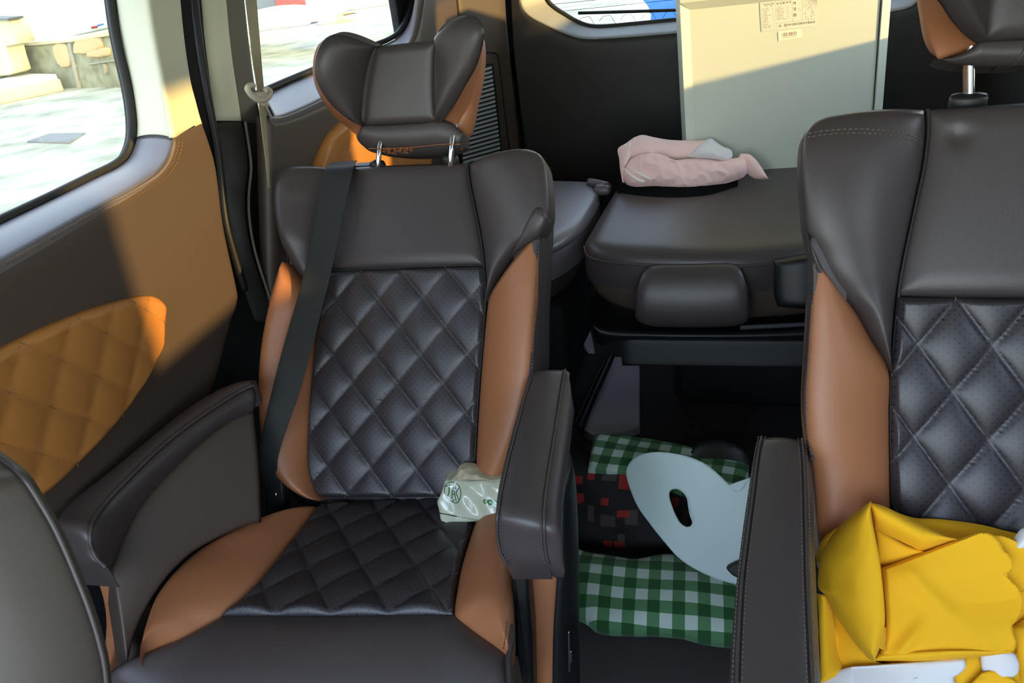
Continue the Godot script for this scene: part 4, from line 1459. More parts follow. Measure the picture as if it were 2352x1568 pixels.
	s = Shape.new()
	plate(s, spots(bp, [-90, 190, -90, 45, 18, 42, 26, 60, 40, 100, 14, 106, 20, 130, 32, 165, 22, 172]), wn, 0.35, 0.02)
	commit("wall", s, M.cream, t)
	s = Shape.new()
	plate(s, spots(bp, [-90, 46, -90, 42, 17, 42, 17, 47], 0.08), wn, 0.3, 0.01)
	commit("ledge", s, M.asphalt, t)
	# seen through the rear quarter window
	var r0 = ground(660, 27)
	t = thing("red_barrier", "red painted block beyond the rear quarter window", "barrier", r0)
	s = Shape.new()
	var rp := facing(r0.z)
	plate(s, spots(rp, [629, 27, 640, -60, 678, -60, 697, 27]), Vector3.BACK, 1.2, 0.05)
	commit("body", s, M.red_paint, t)
	s = Shape.new()
	plate(s, spots(facing(r0.z - 0.3), [690, 18, 684, -70, 740, -70, 735, 8]), Vector3.BACK, 1.0, 0.04)
	commit("white_block", s, M.white_wall, t)
	s = Shape.new()
	plate(s, spots(facing(r0.z - 0.6), [580, 30, 580, -70, 636, -70, 632, 26]), Vector3.BACK, 1.0, 0.04)
	commit("grey_block", s, M.asphalt, t)
	for q in [[652, 52, 2.4, 0.5, "low heap of orange sand in front of the red block"], [768, 52, 0.6, 0.25, "small flat heap of orange sand beside the red block"], [600, 84, 2.0, 0.12, "thin spread of orange sand nearest the hanging beige belt"]]:
		s = Shape.new()
		var c = ground(q[0], q[1])
		var rings := []
		for j in 7:
			var f = j / 6.0
			var ring := PackedVector3Array()
			for k in 22:
				var a = TAU * k / 22.0
				var rad = q[2] * (1.0 - f * 0.96) * (1.0 + 0.15 * sin(3 * a + q[0]) + 0.08 * sin(7 * a))
				ring.append(c + Vector3(cos(a) * rad, q[3] * (1 - pow(1 - f, 1.6)) - 0.02, sin(a) * rad * 0.6))
			rings.append(ring)
		loft(s, rings)
		tag(commit("sand_heap", s, M.sand), q[4], "sand heap", "")
	for q in [[772, 24, 3.4, 1.5, "long pale concrete slab lying on the ground beyond the headrest"], [620, 66, 2.4, 0.9, "short pale slab lying on the sandy ground"]]:
		s = Shape.new()
		var c = ground(q[0], q[1])
		block(s, c + Vector3(0, 0.12, 0), Vector3(q[2], 0.24, q[3]), 0.03, Basis(Vector3.UP, 0.35))
		tag(commit("concrete_slab", s, M.white_wall), q[4], "concrete slab")
	# the car behind
	car(Vector3(-0.80, -0.45, -9.0))


func car(at: Vector3) -> void:
	var t := thing("car", "blue and white car parked behind the rear window", "car", at)
	# its length runs to the right; side view facing the van
	var prof := [[-0.2, 0.30], [-0.22, 0.75], [0.0, 0.95], [0.9, 1.05], [1.5, 1.45], [2.9, 1.48], [3.6, 1.05], [4.1, 0.95], [4.15, 0.32]]
	var s := Shape.new()
	var rings := []
	for z in [[-1.6, 0.86], [-1.5, 0.97], [-0.1, 0.97], [0.0, 0.86]]:
		var ring := PackedVector3Array()
		var m := PackedVector3Array()
		for p in prof:
			m.append(Vector3(p[0], p[1], 0))
		for p in smooth(m, 40):
			var c = Vector3(1.95, 0.7, 0)
			ring.append(at + Vector3(c.x + (p.x - c.x) * z[1], c.y + (p.y - c.y) * z[1], z[0]))
		rings.append(ring)
	loft(s, rings)
	commit("body", s, M.car_blue, t)
	s = Shape.new()
	var hood := PackedVector3Array()
	for p in [[-0.26, 0.22], [-0.30, 0.60], [-0.2, 0.86], [-0.05, 0.95], [0.10, 0.8], [0.06, 0.5], [0.12, 0.22]]:
		hood.append(at + Vector3(p[0], p[1], 0.06))
	plate(s, smooth(hood, 30, true), Vector3.BACK, 1.7, 0.05)
	commit("white_bumper", s, M.car_white, t)
	s = Shape.new()
	plate(s, smooth(PackedVector3Array([at + Vector3(1.3, 1.02, 0.0), at + Vector3(1.65, 1.36, 0.0), at + Vector3(2.8, 1.38, 0.0), at + Vector3(3.3, 1.02, 0.0)]), 20, true), Vector3.BACK, 0.04, 0.01)
	commit("side_window", s, M.car_glass, t)
	for x in [0.95, 3.3]:
		s = Shape.new()
		var rg := []
		for z in [[0.03, 0.22], [0.03, 0.30], [-0.02, 0.32], [-0.2, 0.32]]:
			var ring := PackedVector3Array()
			for k in 24:
				ring.append(at + Vector3(x + cos(TAU * k / 24) * z[1], 0.32 + sin(TAU * k / 24) * z[1], z[0]))
			rg.append(ring)
		loft(s, rg)
		commit("wheel", s, M.rubber, t)


# ---------------------------------------------------------------- the folded rear row
func rear_row() -> void:
	var L := level(0.60)
	var bench := thing("folded_bench", "brown leather rear bench folded flat, with a pink cloth and the tall cabinet on it", "car seat", Vector3(0.2, 0, -2.1), "folded rear seats")
	var s := Shape.new()
	var N := 60
	var front := smooth(spots(L, [1340, 540, 1346, 558, 1366, 570, 1410, 577, 1500, 582, 1600, 585, 1700, 583, 1790, 577, 1860, 568, 2000, 545, 2120, 520]), N)
	var rear := smooth(spots(level(0.605), [1428, 404, 1440, 392, 1470, 384, 1520, 376, 1580, 370, 1640, 362, 1720, 352, 1800, 344, 1880, 335, 2000, 322, 2090, 312]), N)
	sheet(s, rear, front, Vector3.UP, {"nu": 30, "puff": 0.030, "r": 0.055, "th": 0.10, "bulge": 0.004, "back": Vector3(0, 1, 0)})
	commit("back_cushion", s, M.leather, bench)
	s = Shape.new()
	piping(s, shifted(front, Vector3(0, -0.030, 0.002)), 0.003)
	commit("seam_piping", s, M.leather, bench)
	# front bolster below the seam
	var fp := [spot(L, 1600, 585, -0.03), Vector3(0, 0.25, 0.97).normalized()]
	var top := smooth(spots(fp, [1344, 566, 1366, 580, 1410, 588, 1500, 592, 1600, 594, 1700, 592, 1790, 587, 1860, 578, 2000, 556, 2110, 532]), N)
	var low := smooth(spots(fp, [1352, 640, 1376, 680, 1420, 706, 1500, 726, 1600, 734, 1700, 734, 1790, 730, 1860, 722, 2000, 700, 2110, 680], -0.03), N)
	s = Shape.new()
	sheet(s, top, low, fp[1], {"nu": 14, "puff": 0.014, "r": 0.03, "th": 0.12, "bulge": 0.012})
	commit("front_bolster", s, M.leather_door, bench)
	s = Shape.new()
	tube(s, smooth(spots(fp, [1590, 594, 1590, 612], 0.003), 6), 0.0014, 6)
	commit("seam", s, M.rubber, bench)
	# headrest hanging at the front
	var hp := [spot(fp, 1590, 680, 0.10), Vector3(0, 0.42, 0.91).normalized()]
	s = Shape.new()
	var ha := smooth(spots(hp, [1466, 660, 1472, 630, 1490, 612, 1520, 607, 1560, 606, 1600, 605, 1650, 604, 1685, 606, 1704, 620, 1713, 650]), 40)
	var hb := smooth(spots(hp, [1459, 668, 1458, 705, 1460, 735, 1485, 748, 1530, 752, 1590, 753, 1650, 752, 1694, 748, 1720, 735, 1720, 660], -0.012), 40)
	sheet(s, ha, hb, hp[1], {"nu": 20, "puff": 0.02, "r": 0.035, "th": 0.10, "bulge": 0.02})
	commit("headrest", s, M.leather, bench)
	s = Shape.new()
	for x in [[1478, 640, 1468, 665, 1464, 690], [1484, 636, 1474, 662, 1470, 690], [1690, 612, 1702, 640, 1710, 675], [1683, 612, 1695, 640, 1703, 675]]:
		stitches(s, smooth(spots(hp, x, 0.004), 20), hp[1], 0.008, 0.001)
	stuff(commit("stitching", s, M.thread, bench))
	# plastic buckle housing and hinge bar
	s = Shape.new()
	var bp := [spot(fp, 1800, 650, 0.09), Vector3(-0.1, 0.3, 0.95).normalized()]
	var ba := smooth(spots(bp, [1777, 600, 1776, 640, 1778, 680, 1786, 706]), 20)
	var bb := smooth(spots(bp, [1900, 580, 1905, 630, 1905, 680, 1900, 712]), 20)
	sheet(s, ba, bb, bp[1], {"nu": 16, "puff": 0.012, "r": 0.02, "th": 0.08, "bulge": 0.01})
	commit("buckle_housing", s, M.black_plastic, bench)
	s = Shape.new()
	tube(s, spots(fp, [1700, 752, 1780, 748, 1860, 744, 2000, 735], 0.03), 0.006, 8)
	commit("hinge_bar", s, M.base_grey, bench)
	# seat base, folded under
	s = Shape.new()
	var up0 := smooth(spots(fp, [1350, 700, 1360, 740, 1400, 756, 1470, 760, 1600, 762, 1750, 760, 1900, 752, 2050, 740], -0.02), 40)
	var lo0 := smooth(spots(fp, [1372, 790, 1390, 798, 1428, 790, 1470, 784, 1600, 784, 1750, 784, 1900, 782, 2050, 778], -0.06), 40)
	sheet(s, up0, lo0, fp[1], {"nu": 10, "puff": 0.012, "r": 0.03, "th": 0.25, "bulge": 0.02})
	commit("seat_cushion", s, M.black_plastic, bench)
	s = Shape.new()
	sheet(s, smooth(spots(fp, [1428, 778, 1550, 781, 1700, 782, 1850, 783, 2050, 781], -0.03), 20), smooth(spots(fp, [1430, 838, 1550, 841, 1700, 843, 1850, 844, 2050, 842], -0.05), 20), fp[1], {"nu": 8, "puff": 0.006, "r": 0.012, "th": 0.10})
	commit("base_rail", s, M.base_grey, bench)
	s = Shape.new()
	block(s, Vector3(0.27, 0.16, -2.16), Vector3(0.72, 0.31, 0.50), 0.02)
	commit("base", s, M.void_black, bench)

	var half := thing("folded_bench", "narrow folded rear seat with a bluish sheen behind the left captain seat", "car seat", Vector3(-0.6, 0, -2.1), "folded rear seats")
	s = Shape.new()
	front = smooth(spots(L, [1000, 640, 1100, 620, 1200, 590, 1256, 565, 1300, 542, 1334, 515, 1356, 485, 1372, 455, 1376, 436]), N)
	rear = smooth(spots(L, [1010, 430, 1060, 424, 1110, 418, 1160, 414, 1210, 411, 1258, 410, 1300, 411, 1340, 413, 1366, 420]), N)
	sheet(s, rear, front, Vector3.UP, {"nu": 26, "puff": 0.022, "r": 0.045, "th": 0.10, "bulge": 0.006})
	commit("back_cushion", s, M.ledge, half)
	s = Shape.new()
	piping(s, shifted(front, Vector3(0.001, -0.022, 0.002)), 0.003)
	commit("seam_piping", s, M.rubber, half)
	s = Shape.new()
	low = shifted(front, Vector3(-0.05, -0.20, -0.05))
	sheet(s, shifted(front, Vector3(0, -0.028, 0)), low, Vector3(0.5, 0, 0.85), {"nu": 10, "puff": 0.008, "r": 0.02, "th": 0.10, "bulge": 0.02})
	commit("front_bolster", s, M.leather_door, half)
	s = Shape.new()
	var lat := smooth(spots(level(0.61), [1352, 418, 1372, 421, 1396, 427]), 8)
	tube(s, lat, 0.012, 10)
	block(s, spot(level(0.60), 1384, 434), Vector3(0.05, 0.03, 0.05), 0.008)
	commit("latch", s, M.ledge, half)
	s = Shape.new()
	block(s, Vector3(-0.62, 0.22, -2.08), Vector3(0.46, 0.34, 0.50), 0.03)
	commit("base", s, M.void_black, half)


# ---------------------------------------------------------------- belts
func belts() -> void:
	var F := [Vector3(-0.565, 0.42, -0.975), Vector3(0, 0.549, 0.836)]
	var s := Shape.new()
	var L := spots3(F, [762, 372, -0.10, 752, 380, -0.03, 747, 388, 0.028, 738, 432, 0.042, 727, 490, 0.045, 716, 548, 0.045, 702, 610, 0.045, 684, 680, 0.05, 664, 748, 0.06, 645, 815, 0.07, 626, 890, 0.075, 609, 960, 0.075, 598, 1012, 0.07, 594, 1062, 0.06, 606, 1110, 0.03, 622, 1150, 0.0])
	var R := spots3(F, [820, 368, -0.10, 815, 377, -0.03, 812, 385, 0.028, 801, 432, 0.036, 788, 490, 0.038, 776, 548, 0.038, 763, 610, 0.038, 746, 680, 0.042, 729, 748, 0.05, 711, 815, 0.06, 690, 890, 0.064, 666, 960, 0.064, 648, 1012, 0.06, 636, 1060, 0.052, 638, 1100, 0.03, 642, 1140, 0.0])
	var a := smooth(L, 60)
	var b := smooth(R, 60)
	sheet(s, a, b, F[1], {"nu": 8, "puff": 0.0006, "r": 0.003, "th": 0.0016})
	var belt := commit("seat_belt", s, M.webbing)
	tag(belt, "black seat belt running down across the left quilted seat", "seat belt")
	s = Shape.new()
	var cell := thing("belt_buckle", "dark buckle in the gap beside the left tan cushion", "belt buckle", spot(F, 636, 1150, -0.02))
	var q := [spot(F, 636, 1150, 0.02), Vector3(0.1, 0.4, 0.9).normalized()]
	plate(s, smooth(spots(q, [618, 1100, 646, 1096, 652, 1130, 650, 1180, 640, 1200, 616, 1196, 610, 1150]), 24, true), q[1], 0.025, 0.004)
	commit("body", s, M.black_plastic, cell)
	s = Shape.new()
	tube(s, spots(q, [633, 1132, 635, 1141], 0.003), 0.0018, 8)
	commit("release", s, M.chrome, cell)

	# the beige belt of the rear row
	s = Shape.new()
	var X := across(-0.835)
	a = smooth(spots(X, [552, -140, 558, -60, 564, 0, 573, 75, 582, 150, 591, 207, 598, 270, 606, 335, 612, 385, 617, 432]), 40)
	b = smooth(spots(X, [581, -140, 586, -60, 590, 0, 596, 75, 602, 150, 607, 207, 612, 270, 616, 335, 619, 385, 621, 432]), 40)
	sheet(s, a, b, Vector3(0.8, 0, 0.6), {"nu": 8, "puff": 0.0006, "r": 0.003, "th": 0.002})
	tag(commit("seat_belt", s, M.webbing_beige), "beige seat belt hanging beside the rear quarter window", "seat belt")
	var clip := thing("belt_clip", "beige hooked plastic clip with metal tongue on the hanging belt", "belt clip", spot(X, 600, 220))
	s = Shape.new()
	tube(s, smooth(spots(X, [582, 196, 573, 197, 568, 203, 573, 213, 583, 224, 594, 230, 606, 230, 617, 222, 621, 212, 616, 206, 608, 208], 0.006), 40), 0.0055, 10)
	plate(s, smooth(spots(X, [590, 214, 614, 210, 619, 218, 615, 230, 620, 238, 613, 244, 600, 232, 590, 228], 0.008), 24, true), Vector3.RIGHT, 0.01, 0.003)
	commit("hook", s, M.beige_plastic, clip)
	s = Shape.new()
	plate(s, spots(X, [610, 240, 618, 236, 635, 268, 630, 273, 626, 272], 0.006), Vector3.RIGHT, 0.004, 0.001)
	commit("tongue", s, M.steel, clip)
	s = Shape.new()
	plate(s, spots(X, [617, 245, 620, 244, 630, 266, 627, 267], 0.0075), Vector3.RIGHT, 0.003, 0.0005)
	commit("tongue_slot", s, M.rubber, clip)


# ---------------------------------------------------------------- on the floor between the seats
func gingham(w: int, light: Color, mid: Color, dark: Color) -> ImageTexture:
	var im := Image.create(w, w, false, Image.FORMAT_RGBA8)
	var rng := RandomNumberGenerator.new()
	rng.seed = 5
	for y in w:
		for x in w:
			var k = int(x * 2 / w) + int(y * 2 / w)
			var c = [light, mid, dark][k]
			var g = 0.94 + 0.06 * sin(x * TAU * 16 / w) * sin(y * TAU * 16 / w)
			im.set_pixel(x, y, Color(c.r * g, c.g * g, c.b * g))
	return ImageTexture.create_from_image(im)


func floor_things() -> void:
	mat("gingham", Color.WHITE, 0.9, {"albedo": gingham(128, Color(0.74, 0.80, 0.76), Color(0.32, 0.50, 0.33), Color(0.08, 0.30, 0.11)), "sheen": 0.3})
	var rng := RandomNumberGenerator.new()
	rng.seed = 11
	# carpet riser under the bench
	var s := Shape.new()
	var step := level(0.03)
	plate(s, spots(step, [1340, 986, 1398, 818, 1428, 818, 1430, 838, 1470, 838, 1470, 976, 1430, 990, 1370, 1000]), Vector3.UP, 0.06, 0.006)
	var riser := commit("trim_7", s, M.carpet_grey)
	structure(riser, "worn grey carpet strip on the floor in front of the bench", "trim")
	s = Shape.new()
	block(s, Vector3(0, -0.01, 0), Vector3(0.001, 0.001, 0.001), 0.0001)
	s = Shape.new()
	tube(s, smooth(spots(level(0.05), [1404, 818, 1372, 890, 1332, 982]), 20), 0.012, 10)
	tube(s, smooth(spots(level(0.07), [1394, 818, 1360, 888, 1318, 980]), 20), 0.004, 8)
	tag(commit("seat_rail", s, M.black_plastic), "black metal seat rail beside the grey carpet strip", "rail")
	s = Shape.new()
	plate(s, spots(level(0.16), [1340, 790, 1356, 758, 1366, 800, 1352, 800]), Vector3.UP, 0.02, 0.003)
	commit("flap", s, M.carpet_grey, riser)

	# upper checked mat, folded, lying on the patterned bag
	var U := level(0.20)
	var e0 = spot(U, 1372, 992)
	var e1 = spot(U, 1580, 1024)
	var ur = (e1 - e0).normalized()
	var uf = Vector3.UP.cross(ur) * -1.0
	if uf.z < 0: uf = -uf
	var pitch = spot(U, 1378, 1000).distance_to(spot(U, 1424, 1007))
	M.gingham.uv1_scale = Vector3.ONE / pitch
	s = Shape.new()
	var a := smooth(spots(U, [1366, 993, 1420, 996, 1480, 1002, 1530, 1011, 1580, 1022, 1640, 1040, 1720, 1064]), 40)
	var b := smooth(spots(U, [1350, 1074, 1400, 1078, 1450, 1082, 1510, 1100, 1570, 1120, 1640, 1140, 1720, 1160]), 40)
	sheet(s, a, b, Vector3.UP, {"nu": 20, "puff": 0.006, "r": 0.015, "th": 0.025, "bulge": 0.006, "frame": [spot(U, 1378, 1000), ur, uf], "quilt": func(p): return 0.004 * sin(p.x * 31.0) * cos(p.z * 23.0)})
	tag(commit("checked_mat", s, M.gingham), "folded green and white checked cloth on top of the red patterned bag", "picnic mat", "green checked cloths between the seats")
	# lower checked mat
	var D := level(0.07)
	e0 = spot(D, 1370, 1385)
	e1 = spot(D, 1640, 1410)
	ur = (e1 - e0).normalized()
	uf = ur.cross(Vector3.UP)
	if uf.z < 0: uf = -uf
	s = Shape.new()
	a = smooth(spots(level(0.07), [1300, 1240, 1345, 1258, 1400, 1266, 1460, 1274, 1530, 1262, 1600, 1270, 1700, 1290, 1790, 1310]), 60)
	b = smooth(spots(level(0.045), [1300, 1402, 1342, 1418, 1372, 1440, 1440, 1446, 1510, 1447, 1570, 1453, 1620, 1466, 1690, 1474, 1790, 1480]), 60)
	sheet(s, a, b, Vector3(0, 0.95, 0.3), {"nu": 36, "puff": 0.022, "r": 0.05, "th": 0.035, "bulge": 0.02, "frame": [spot(D, 1290, 1376), ur, uf], "quilt": func(p): return 0.007 * sin(p.x * 26.0 + p.z * 9.0) * cos(p.z * 17.0)})
	tag(commit("checked_mat", s, M.gingham), "large rumpled green and white checked mat on the floor, below the white plastic shell", "picnic mat", "green checked cloths between the seats")
	# patterned bag
	var im := Image.create(128, 128, false, Image.FORMAT_RGBA8)
	im.fill(Color(0.07, 0.05, 0.05))
	for k in 15:
		var c = Color(0.55, 0.12, 0.07) if k % 3 else Color(0.26, 0.22, 0.21)
		im.fill_rect(Rect2i(rng.randi_range(0, 112), rng.randi_range(0, 112), rng.randi_range(8, 22), rng.randi_range(8, 26)), c)
	mat("patterned", Color.WHITE, 0.8, {"albedo": ImageTexture.create_from_image(im)})
	M.patterned.uv1_scale = Vector3.ONE / 0.22
	s = Shape.new()
	var bp := [spot(level(0.10), 1400, 1170), Vector3(0, 0.35, 0.94).normalized()]
	a = smooth(spots(bp, [1290, 1070, 1286, 1120, 1284, 1180, 1290, 1258]), 30)
	b = smooth(spots(bp, [1640, 1088, 1650, 1130, 1650, 1190, 1640, 1270]), 30)
	sheet(s, a, b, bp[1], {"nu": 24, "puff": 0.02, "r": 0.03, "th": 0.14, "bulge": 0.012, "quilt": func(p): return 0.006 * sin(p.x * 40.0) * sin(p.y * 50.0)})
	tag(commit("patterned_bag", s, M.patterned), "black bag with red patches lying behind the white plastic shell", "bag")
	# round black bag behind
	s = Shape.new()
	var rb := [spot(level(0.16), 1640, 1085), Vector3(0, 0.6, 0.8).normalized()]
	var rings := []
	var cc = spot(rb, 1648, 1100)
	var ax = axes(rb[1])
	for q in [[0.02, 0.035], [0.06, 0.03], [0.085, 0.015], [0.092, -0.01], [0.085, -0.04], [0.05, -0.05]]:
		var ring := PackedVector3Array()
		for k in 32:
			ring.append(cc + (ax[0] * cos(TAU * k / 32) + ax[1] * sin(TAU * k / 32)) * q[0] + rb[1] * q[1])
		rings.append(ring)
	loft(s, rings)
	tag(commit("black_pouch", s, M.black_plastic), "round black pouch behind the top edge of the white shell", "pouch")
	# white plastic shell with a grip hole
	white_shell()


func white_shell() -> void:
	var foot = spot(level(0.10), 1690, 1345)
	var n := Vector3(-0.12, 0.46, 0.88).normalized()
	var P := [foot, n]
	var outer := smooth(spots(P, [1434, 1092, 1437, 1074, 1447, 1060, 1463, 1049, 1488, 1041, 1518, 1039, 1550, 1042, 1585, 1050, 1618, 1065, 1648, 1088, 1672, 1112, 1686, 1125, 1696, 1129, 1706, 1126, 1722, 1104, 1760, 1090, 1790, 1180, 1790, 1300, 1745, 1362, 1700, 1348, 1650, 1333, 1600, 1310, 1560, 1283, 1525, 1245, 1492, 1205, 1462, 1165, 1444, 1126]), 150, true)
	var hole := smooth(spots(P, [1537, 1142, 1538, 1130, 1546, 1124, 1558, 1125, 1570, 1134, 1577, 1146, 1580, 1165, 1584, 1185, 1589, 1200, 1586, 1208, 1576, 1210, 1564, 1203, 1554, 1188, 1545, 1168]), 150, true)
	var s := Shape.new()
	# start both loops at the same bearing
	var c := Vector3.ZERO
	for p in hole:
		c += p / hole.size()
	var ax = axes(n)
	var bearing = func(p: Vector3) -> float: return atan2((p - c).dot(ax[1]), (p - c).dot(ax[0]))
	var spin = func(loop: PackedVector3Array) -> PackedVector3Array:
		var best = 0
		var flat := PackedVector2Array()
		for p in loop:
			flat.append(Vector2((p - c).dot(ax[0]), (p - c).dot(ax[1])))
		if Geometry2D.is_polygon_clockwise(flat):
			loop.reverse()
		for k in loop.size():
			if abs(bearing.call(loop[k])) < abs(bearing.call(loop[best])):
				best = k
		var r := PackedVector3Array()
		for k in loop.size():
			r.append(loop[(k + best) % loop.size()])
		return r
	outer = spin.call(outer)
	hole = spin.call(hole)
	var m = outer.size()
	var rings := []
	var across_ = Vector3(0.8, 0, 0.2).normalized()
	var dish = func(p: Vector3) -> Vector3:
		var d = (p - c).dot(across_)
		return p - n * (0.9 * d * d if d < 0 else 0.35 * d * d)
	var fr := []
	for f in [0.0, 0.02, 0.06, 0.15, 0.3, 0.5, 0.7, 0.85, 0.94, 0.985, 1.0]:
		var ring := PackedVector3Array()
		for k in m:
			var p = hole[k].lerp(outer[k], f)
			var rim = 0.0
			if f == 0.0 or f == 1.0: rim = 0.0028
			ring.append(dish.call(p) - n * rim)
		fr.append(ring)
	var bk := []
	for f in [1.0, 0.98, 0.8, 0.5, 0.2, 0.02, 0.0]:
		var ring := PackedVector3Array()
		for k in m:
			ring.append(dish.call(hole[k].lerp(outer[k], f)) - n * (0.0055 if f > 0.0 and f < 1.0 else 0.0035))
		bk.append(ring)
	rings = fr + bk + [fr[0]]
	loft(s, rings, true, false)
	var o := thing("plastic_shell", "curved white plastic shell with an oval grip hole standing on the checked mat", "plastic seat", foot)
	commit("shell", s, M.white_plastic, o)
	s = Shape.new()
	plate(s, smooth(spots(P, [1668, 1305, 1676, 1299, 1700, 1290, 1716, 1292, 1716, 1330, 1690, 1326, 1678, 1318], 0.012), 24, true), n, 0.02, 0.003)
	commit("strap_end", s, M.rubber, o)


# ---------------------------------------------------------------- loose things
func stroke(im: Image, a: Vector2, b: Vector2, w: float, c: Color) -> void:
	var d = b - a
	var steps = int(d.length() * 2) + 1
	for k in steps + 1:
		var p = a + d * (float(k) / steps)
		for y in range(int(p.y - w), int(p.y + w) + 1):
			for x in range(int(p.x - w), int(p.x + w) + 1):
				if x >= 0 and y >= 0 and x < im.get_width() and y < im.get_height() and Vector2(x + 0.5, y + 0.5).distance_to(p) <= w:
					im.set_pixel(x, y, c)


# a small square character, drawn with a given list of strokes on a 0..4 grid
func sign_(im: Image, at: Vector2, size: float, lines: Array, w: float, c: Color) -> void:
	for l in lines:
		stroke(im, at + Vector2(l[0], l[1]) * size / 4.0, at + Vector2(l[2], l[3]) * size / 4.0, w, c)


func cabinet_label() -> ImageTexture:
	var W := 1024
	var H := 560
	var im := Image.create(W, H, false, Image.FORMAT_RGBA8)
	im.fill(Color(0.90, 0.89, 0.82))
	var ink := Color(0.20, 0.19, 0.15)
	var faint := Color(0.55, 0.53, 0.45)
	var rng := RandomNumberGenerator.new()
	rng.seed = 77
	# frame and columns
	for l in [[20, 20, 1004, 20], [20, 20, 20, 540], [20, 540, 280, 540], [280, 20, 280, 540], [280, 430, 1000, 430], [580, 20, 580, 430], [760, 20, 760, 430]]:
		stroke(im, Vector2(l[0], l[1]), Vector2(l[2], l[3]), 2.0, faint)
	var glyphs := [
		[[0, 1, 4, 1], [2, 0, 2, 4], [0, 4, 4, 4], [0, 2.5, 4, 2.5]], [[0, 0, 4, 0], [0, 0, 0, 4], [4, 0, 4, 4], [0, 4, 4, 4], [0, 2, 4, 2], [2, 0, 2, 4]],
		[[2, 0, 0, 4], [2, 1.5, 4, 4], [0, 1.5, 4, 1.5]], [[1, 0, 1, 4], [0, 1.2, 2, 1.2], [2.5, 0.5, 4, 0.5], [2.5, 2, 4, 2], [3.2, 0, 3.2, 4], [2.5, 4, 4, 3.6]],
		[[0, 0.5, 4, 0.5], [1, 0, 1, 4], [3, 0, 3, 4], [0, 2.2, 4, 2.2], [0, 4, 4, 4]], [[0, 0, 1.4, 1], [0, 2, 1.4, 4], [2, 0, 4, 0], [3, 0, 3, 4], [2, 2, 4, 2], [2, 4, 4, 4]],
	]
	# small rows of text
	for col in [[40, 128, 12], [300, 128, 8]]:
		for r in col[2]:
			var y = 120 + r * 33.0
			var x = col[0]
			for k in rng.randi_range(5, 9):
				sign_(im, Vector2(x, y), 13, glyphs[rng.randi_range(0, 5)], 1.2, ink if rng.randf() < 0.5 else faint)
				x += 17
			stroke(im, Vector2(col[0] + 170, y + 8), Vector2(col[0] + 215 + rng.randi_range(0, 10), y + 8), 2.2, faint)
	# headings
	for k in 8:
		sign_(im, Vector2(70 + k * 24, 40), 16, glyphs[(k * 5 + 1) % 6], 1.7, ink)
	for k in 2:
		sign_(im, Vector2(110 + k * 80, 74), 24, glyphs[(k * 3 + 2) % 6], 2.2, ink)
	for k in 5:
		sign_(im, Vector2(300 + k * 56, 44), 34, glyphs[(k * 2 + 3) % 6], 3.0, ink)
	# three large upright characters
	sign_(im, Vector2(600, 70), 46, glyphs[3], 4.0, ink)
	sign_(im, Vector2(600, 180), 46, glyphs[5], 4.0, ink)
	sign_(im, Vector2(600, 290), 46, glyphs[1], 4.0, ink)
	# wiring diagram
	for k in 26:
		var p = Vector2(rng.randi_range(770, 960), rng.randi_range(50, 400))
		var q = p + (Vector2(rng.randi_range(20, 70), 0) if k % 2 else Vector2(0, rng.randi_range(20, 80)))
		stroke(im, p, q, 2.0, ink if k % 3 == 0 else faint)
	for p in [Vector2(680, 200), Vector2(700, 240), Vector2(830, 390), Vector2(900, 380)]:
		stroke(im, p, p + Vector2(40, -4), 2.5, faint)
	# bottom line: a round mark and a row of characters
	for k in 40:
		var t = TAU * k / 40.0
		stroke(im, Vector2(345 + cos(t) * 36, 486 + sin(t) * 26), Vector2(345 + cos(t + 0.17) * 36, 486 + sin(t + 0.17) * 26), 2.0, faint)
	sign_(im, Vector2(332, 472), 28, glyphs[4], 2.6, ink)
	for k in 2:
		sign_(im, Vector2(420 + k * 30, 460), 22, glyphs[k], 2.2, ink)
		sign_(im, Vector2(420 + k * 30, 490), 22, glyphs[5 - k], 2.2, ink)
	for k in 11:
		sign_(im, Vector2(488 + k * 46, 466), 34, glyphs[(k * 5 + 3) % 6], 3.2, ink)
	return ImageTexture.create_from_image(im)


func barcode() -> ImageTexture:
	var im := Image.create(256, 128, false, Image.FORMAT_RGBA8)
	im.fill(Color(0.95, 0.93, 0.86))
	var rng := RandomNumberGenerator.new()
	rng.seed = 4
	var x = 40
	while x < 200:
		var w = rng.randi_range(1, 5)
		im.fill_rect(Rect2i(x, 26, w, 54), Color(0.35, 0.34, 0.28))
		x += w + rng.randi_range(2, 7)
	x = 44
	while x < 196:
		im.fill_rect(Rect2i(x, 92, 7, 10), Color(0.62, 0.6, 0.5))
		x += 12
	return ImageTexture.create_from_image(im)


func sticker(pl: Array, corners: Array, up: float, tex: Texture2D, called: String, parent: Node3D, lift_corner := 0.0) -> MeshInstance3D:
	# corners: top left, top right, bottom right, bottom left
	var c := spots(pl, corners, up)
	var s := Shape.new()
	var n: Vector3 = pl[1]
	var nx := 12
	var ny := 8
	var idx := []
	for j in ny + 1:
		var row := []
		for i in nx + 1:
			var u = float(i) / nx
			var v = float(j) / ny
			var p = c[0].lerp(c[1], u).lerp(c[3].lerp(c[2], u), v)
			var d = max(0.0, u - 0.75) / 0.25 * max(0.0, 0.6 - v) / 0.6
			row.append(s.put(p + n * lift_corner * d * d, Vector2(u, v)))
		idx.append(row)
	for j in ny:
		for i in nx:
			s.quad(idx[j][i], idx[j][i + 1], idx[j + 1][i + 1], idx[j + 1][i])
	var a = s.v[s.i[0]]
	if (s.v[s.i[2]] - a).cross(s.v[s.i[1]] - a).dot(n) < 0:
		s.flip(0)
	var m := mat(called + "_print", Color.WHITE, 0.5)
	m.albedo_texture = tex
	m.texture_repeat = false
	return commit(called, s, m, parent)


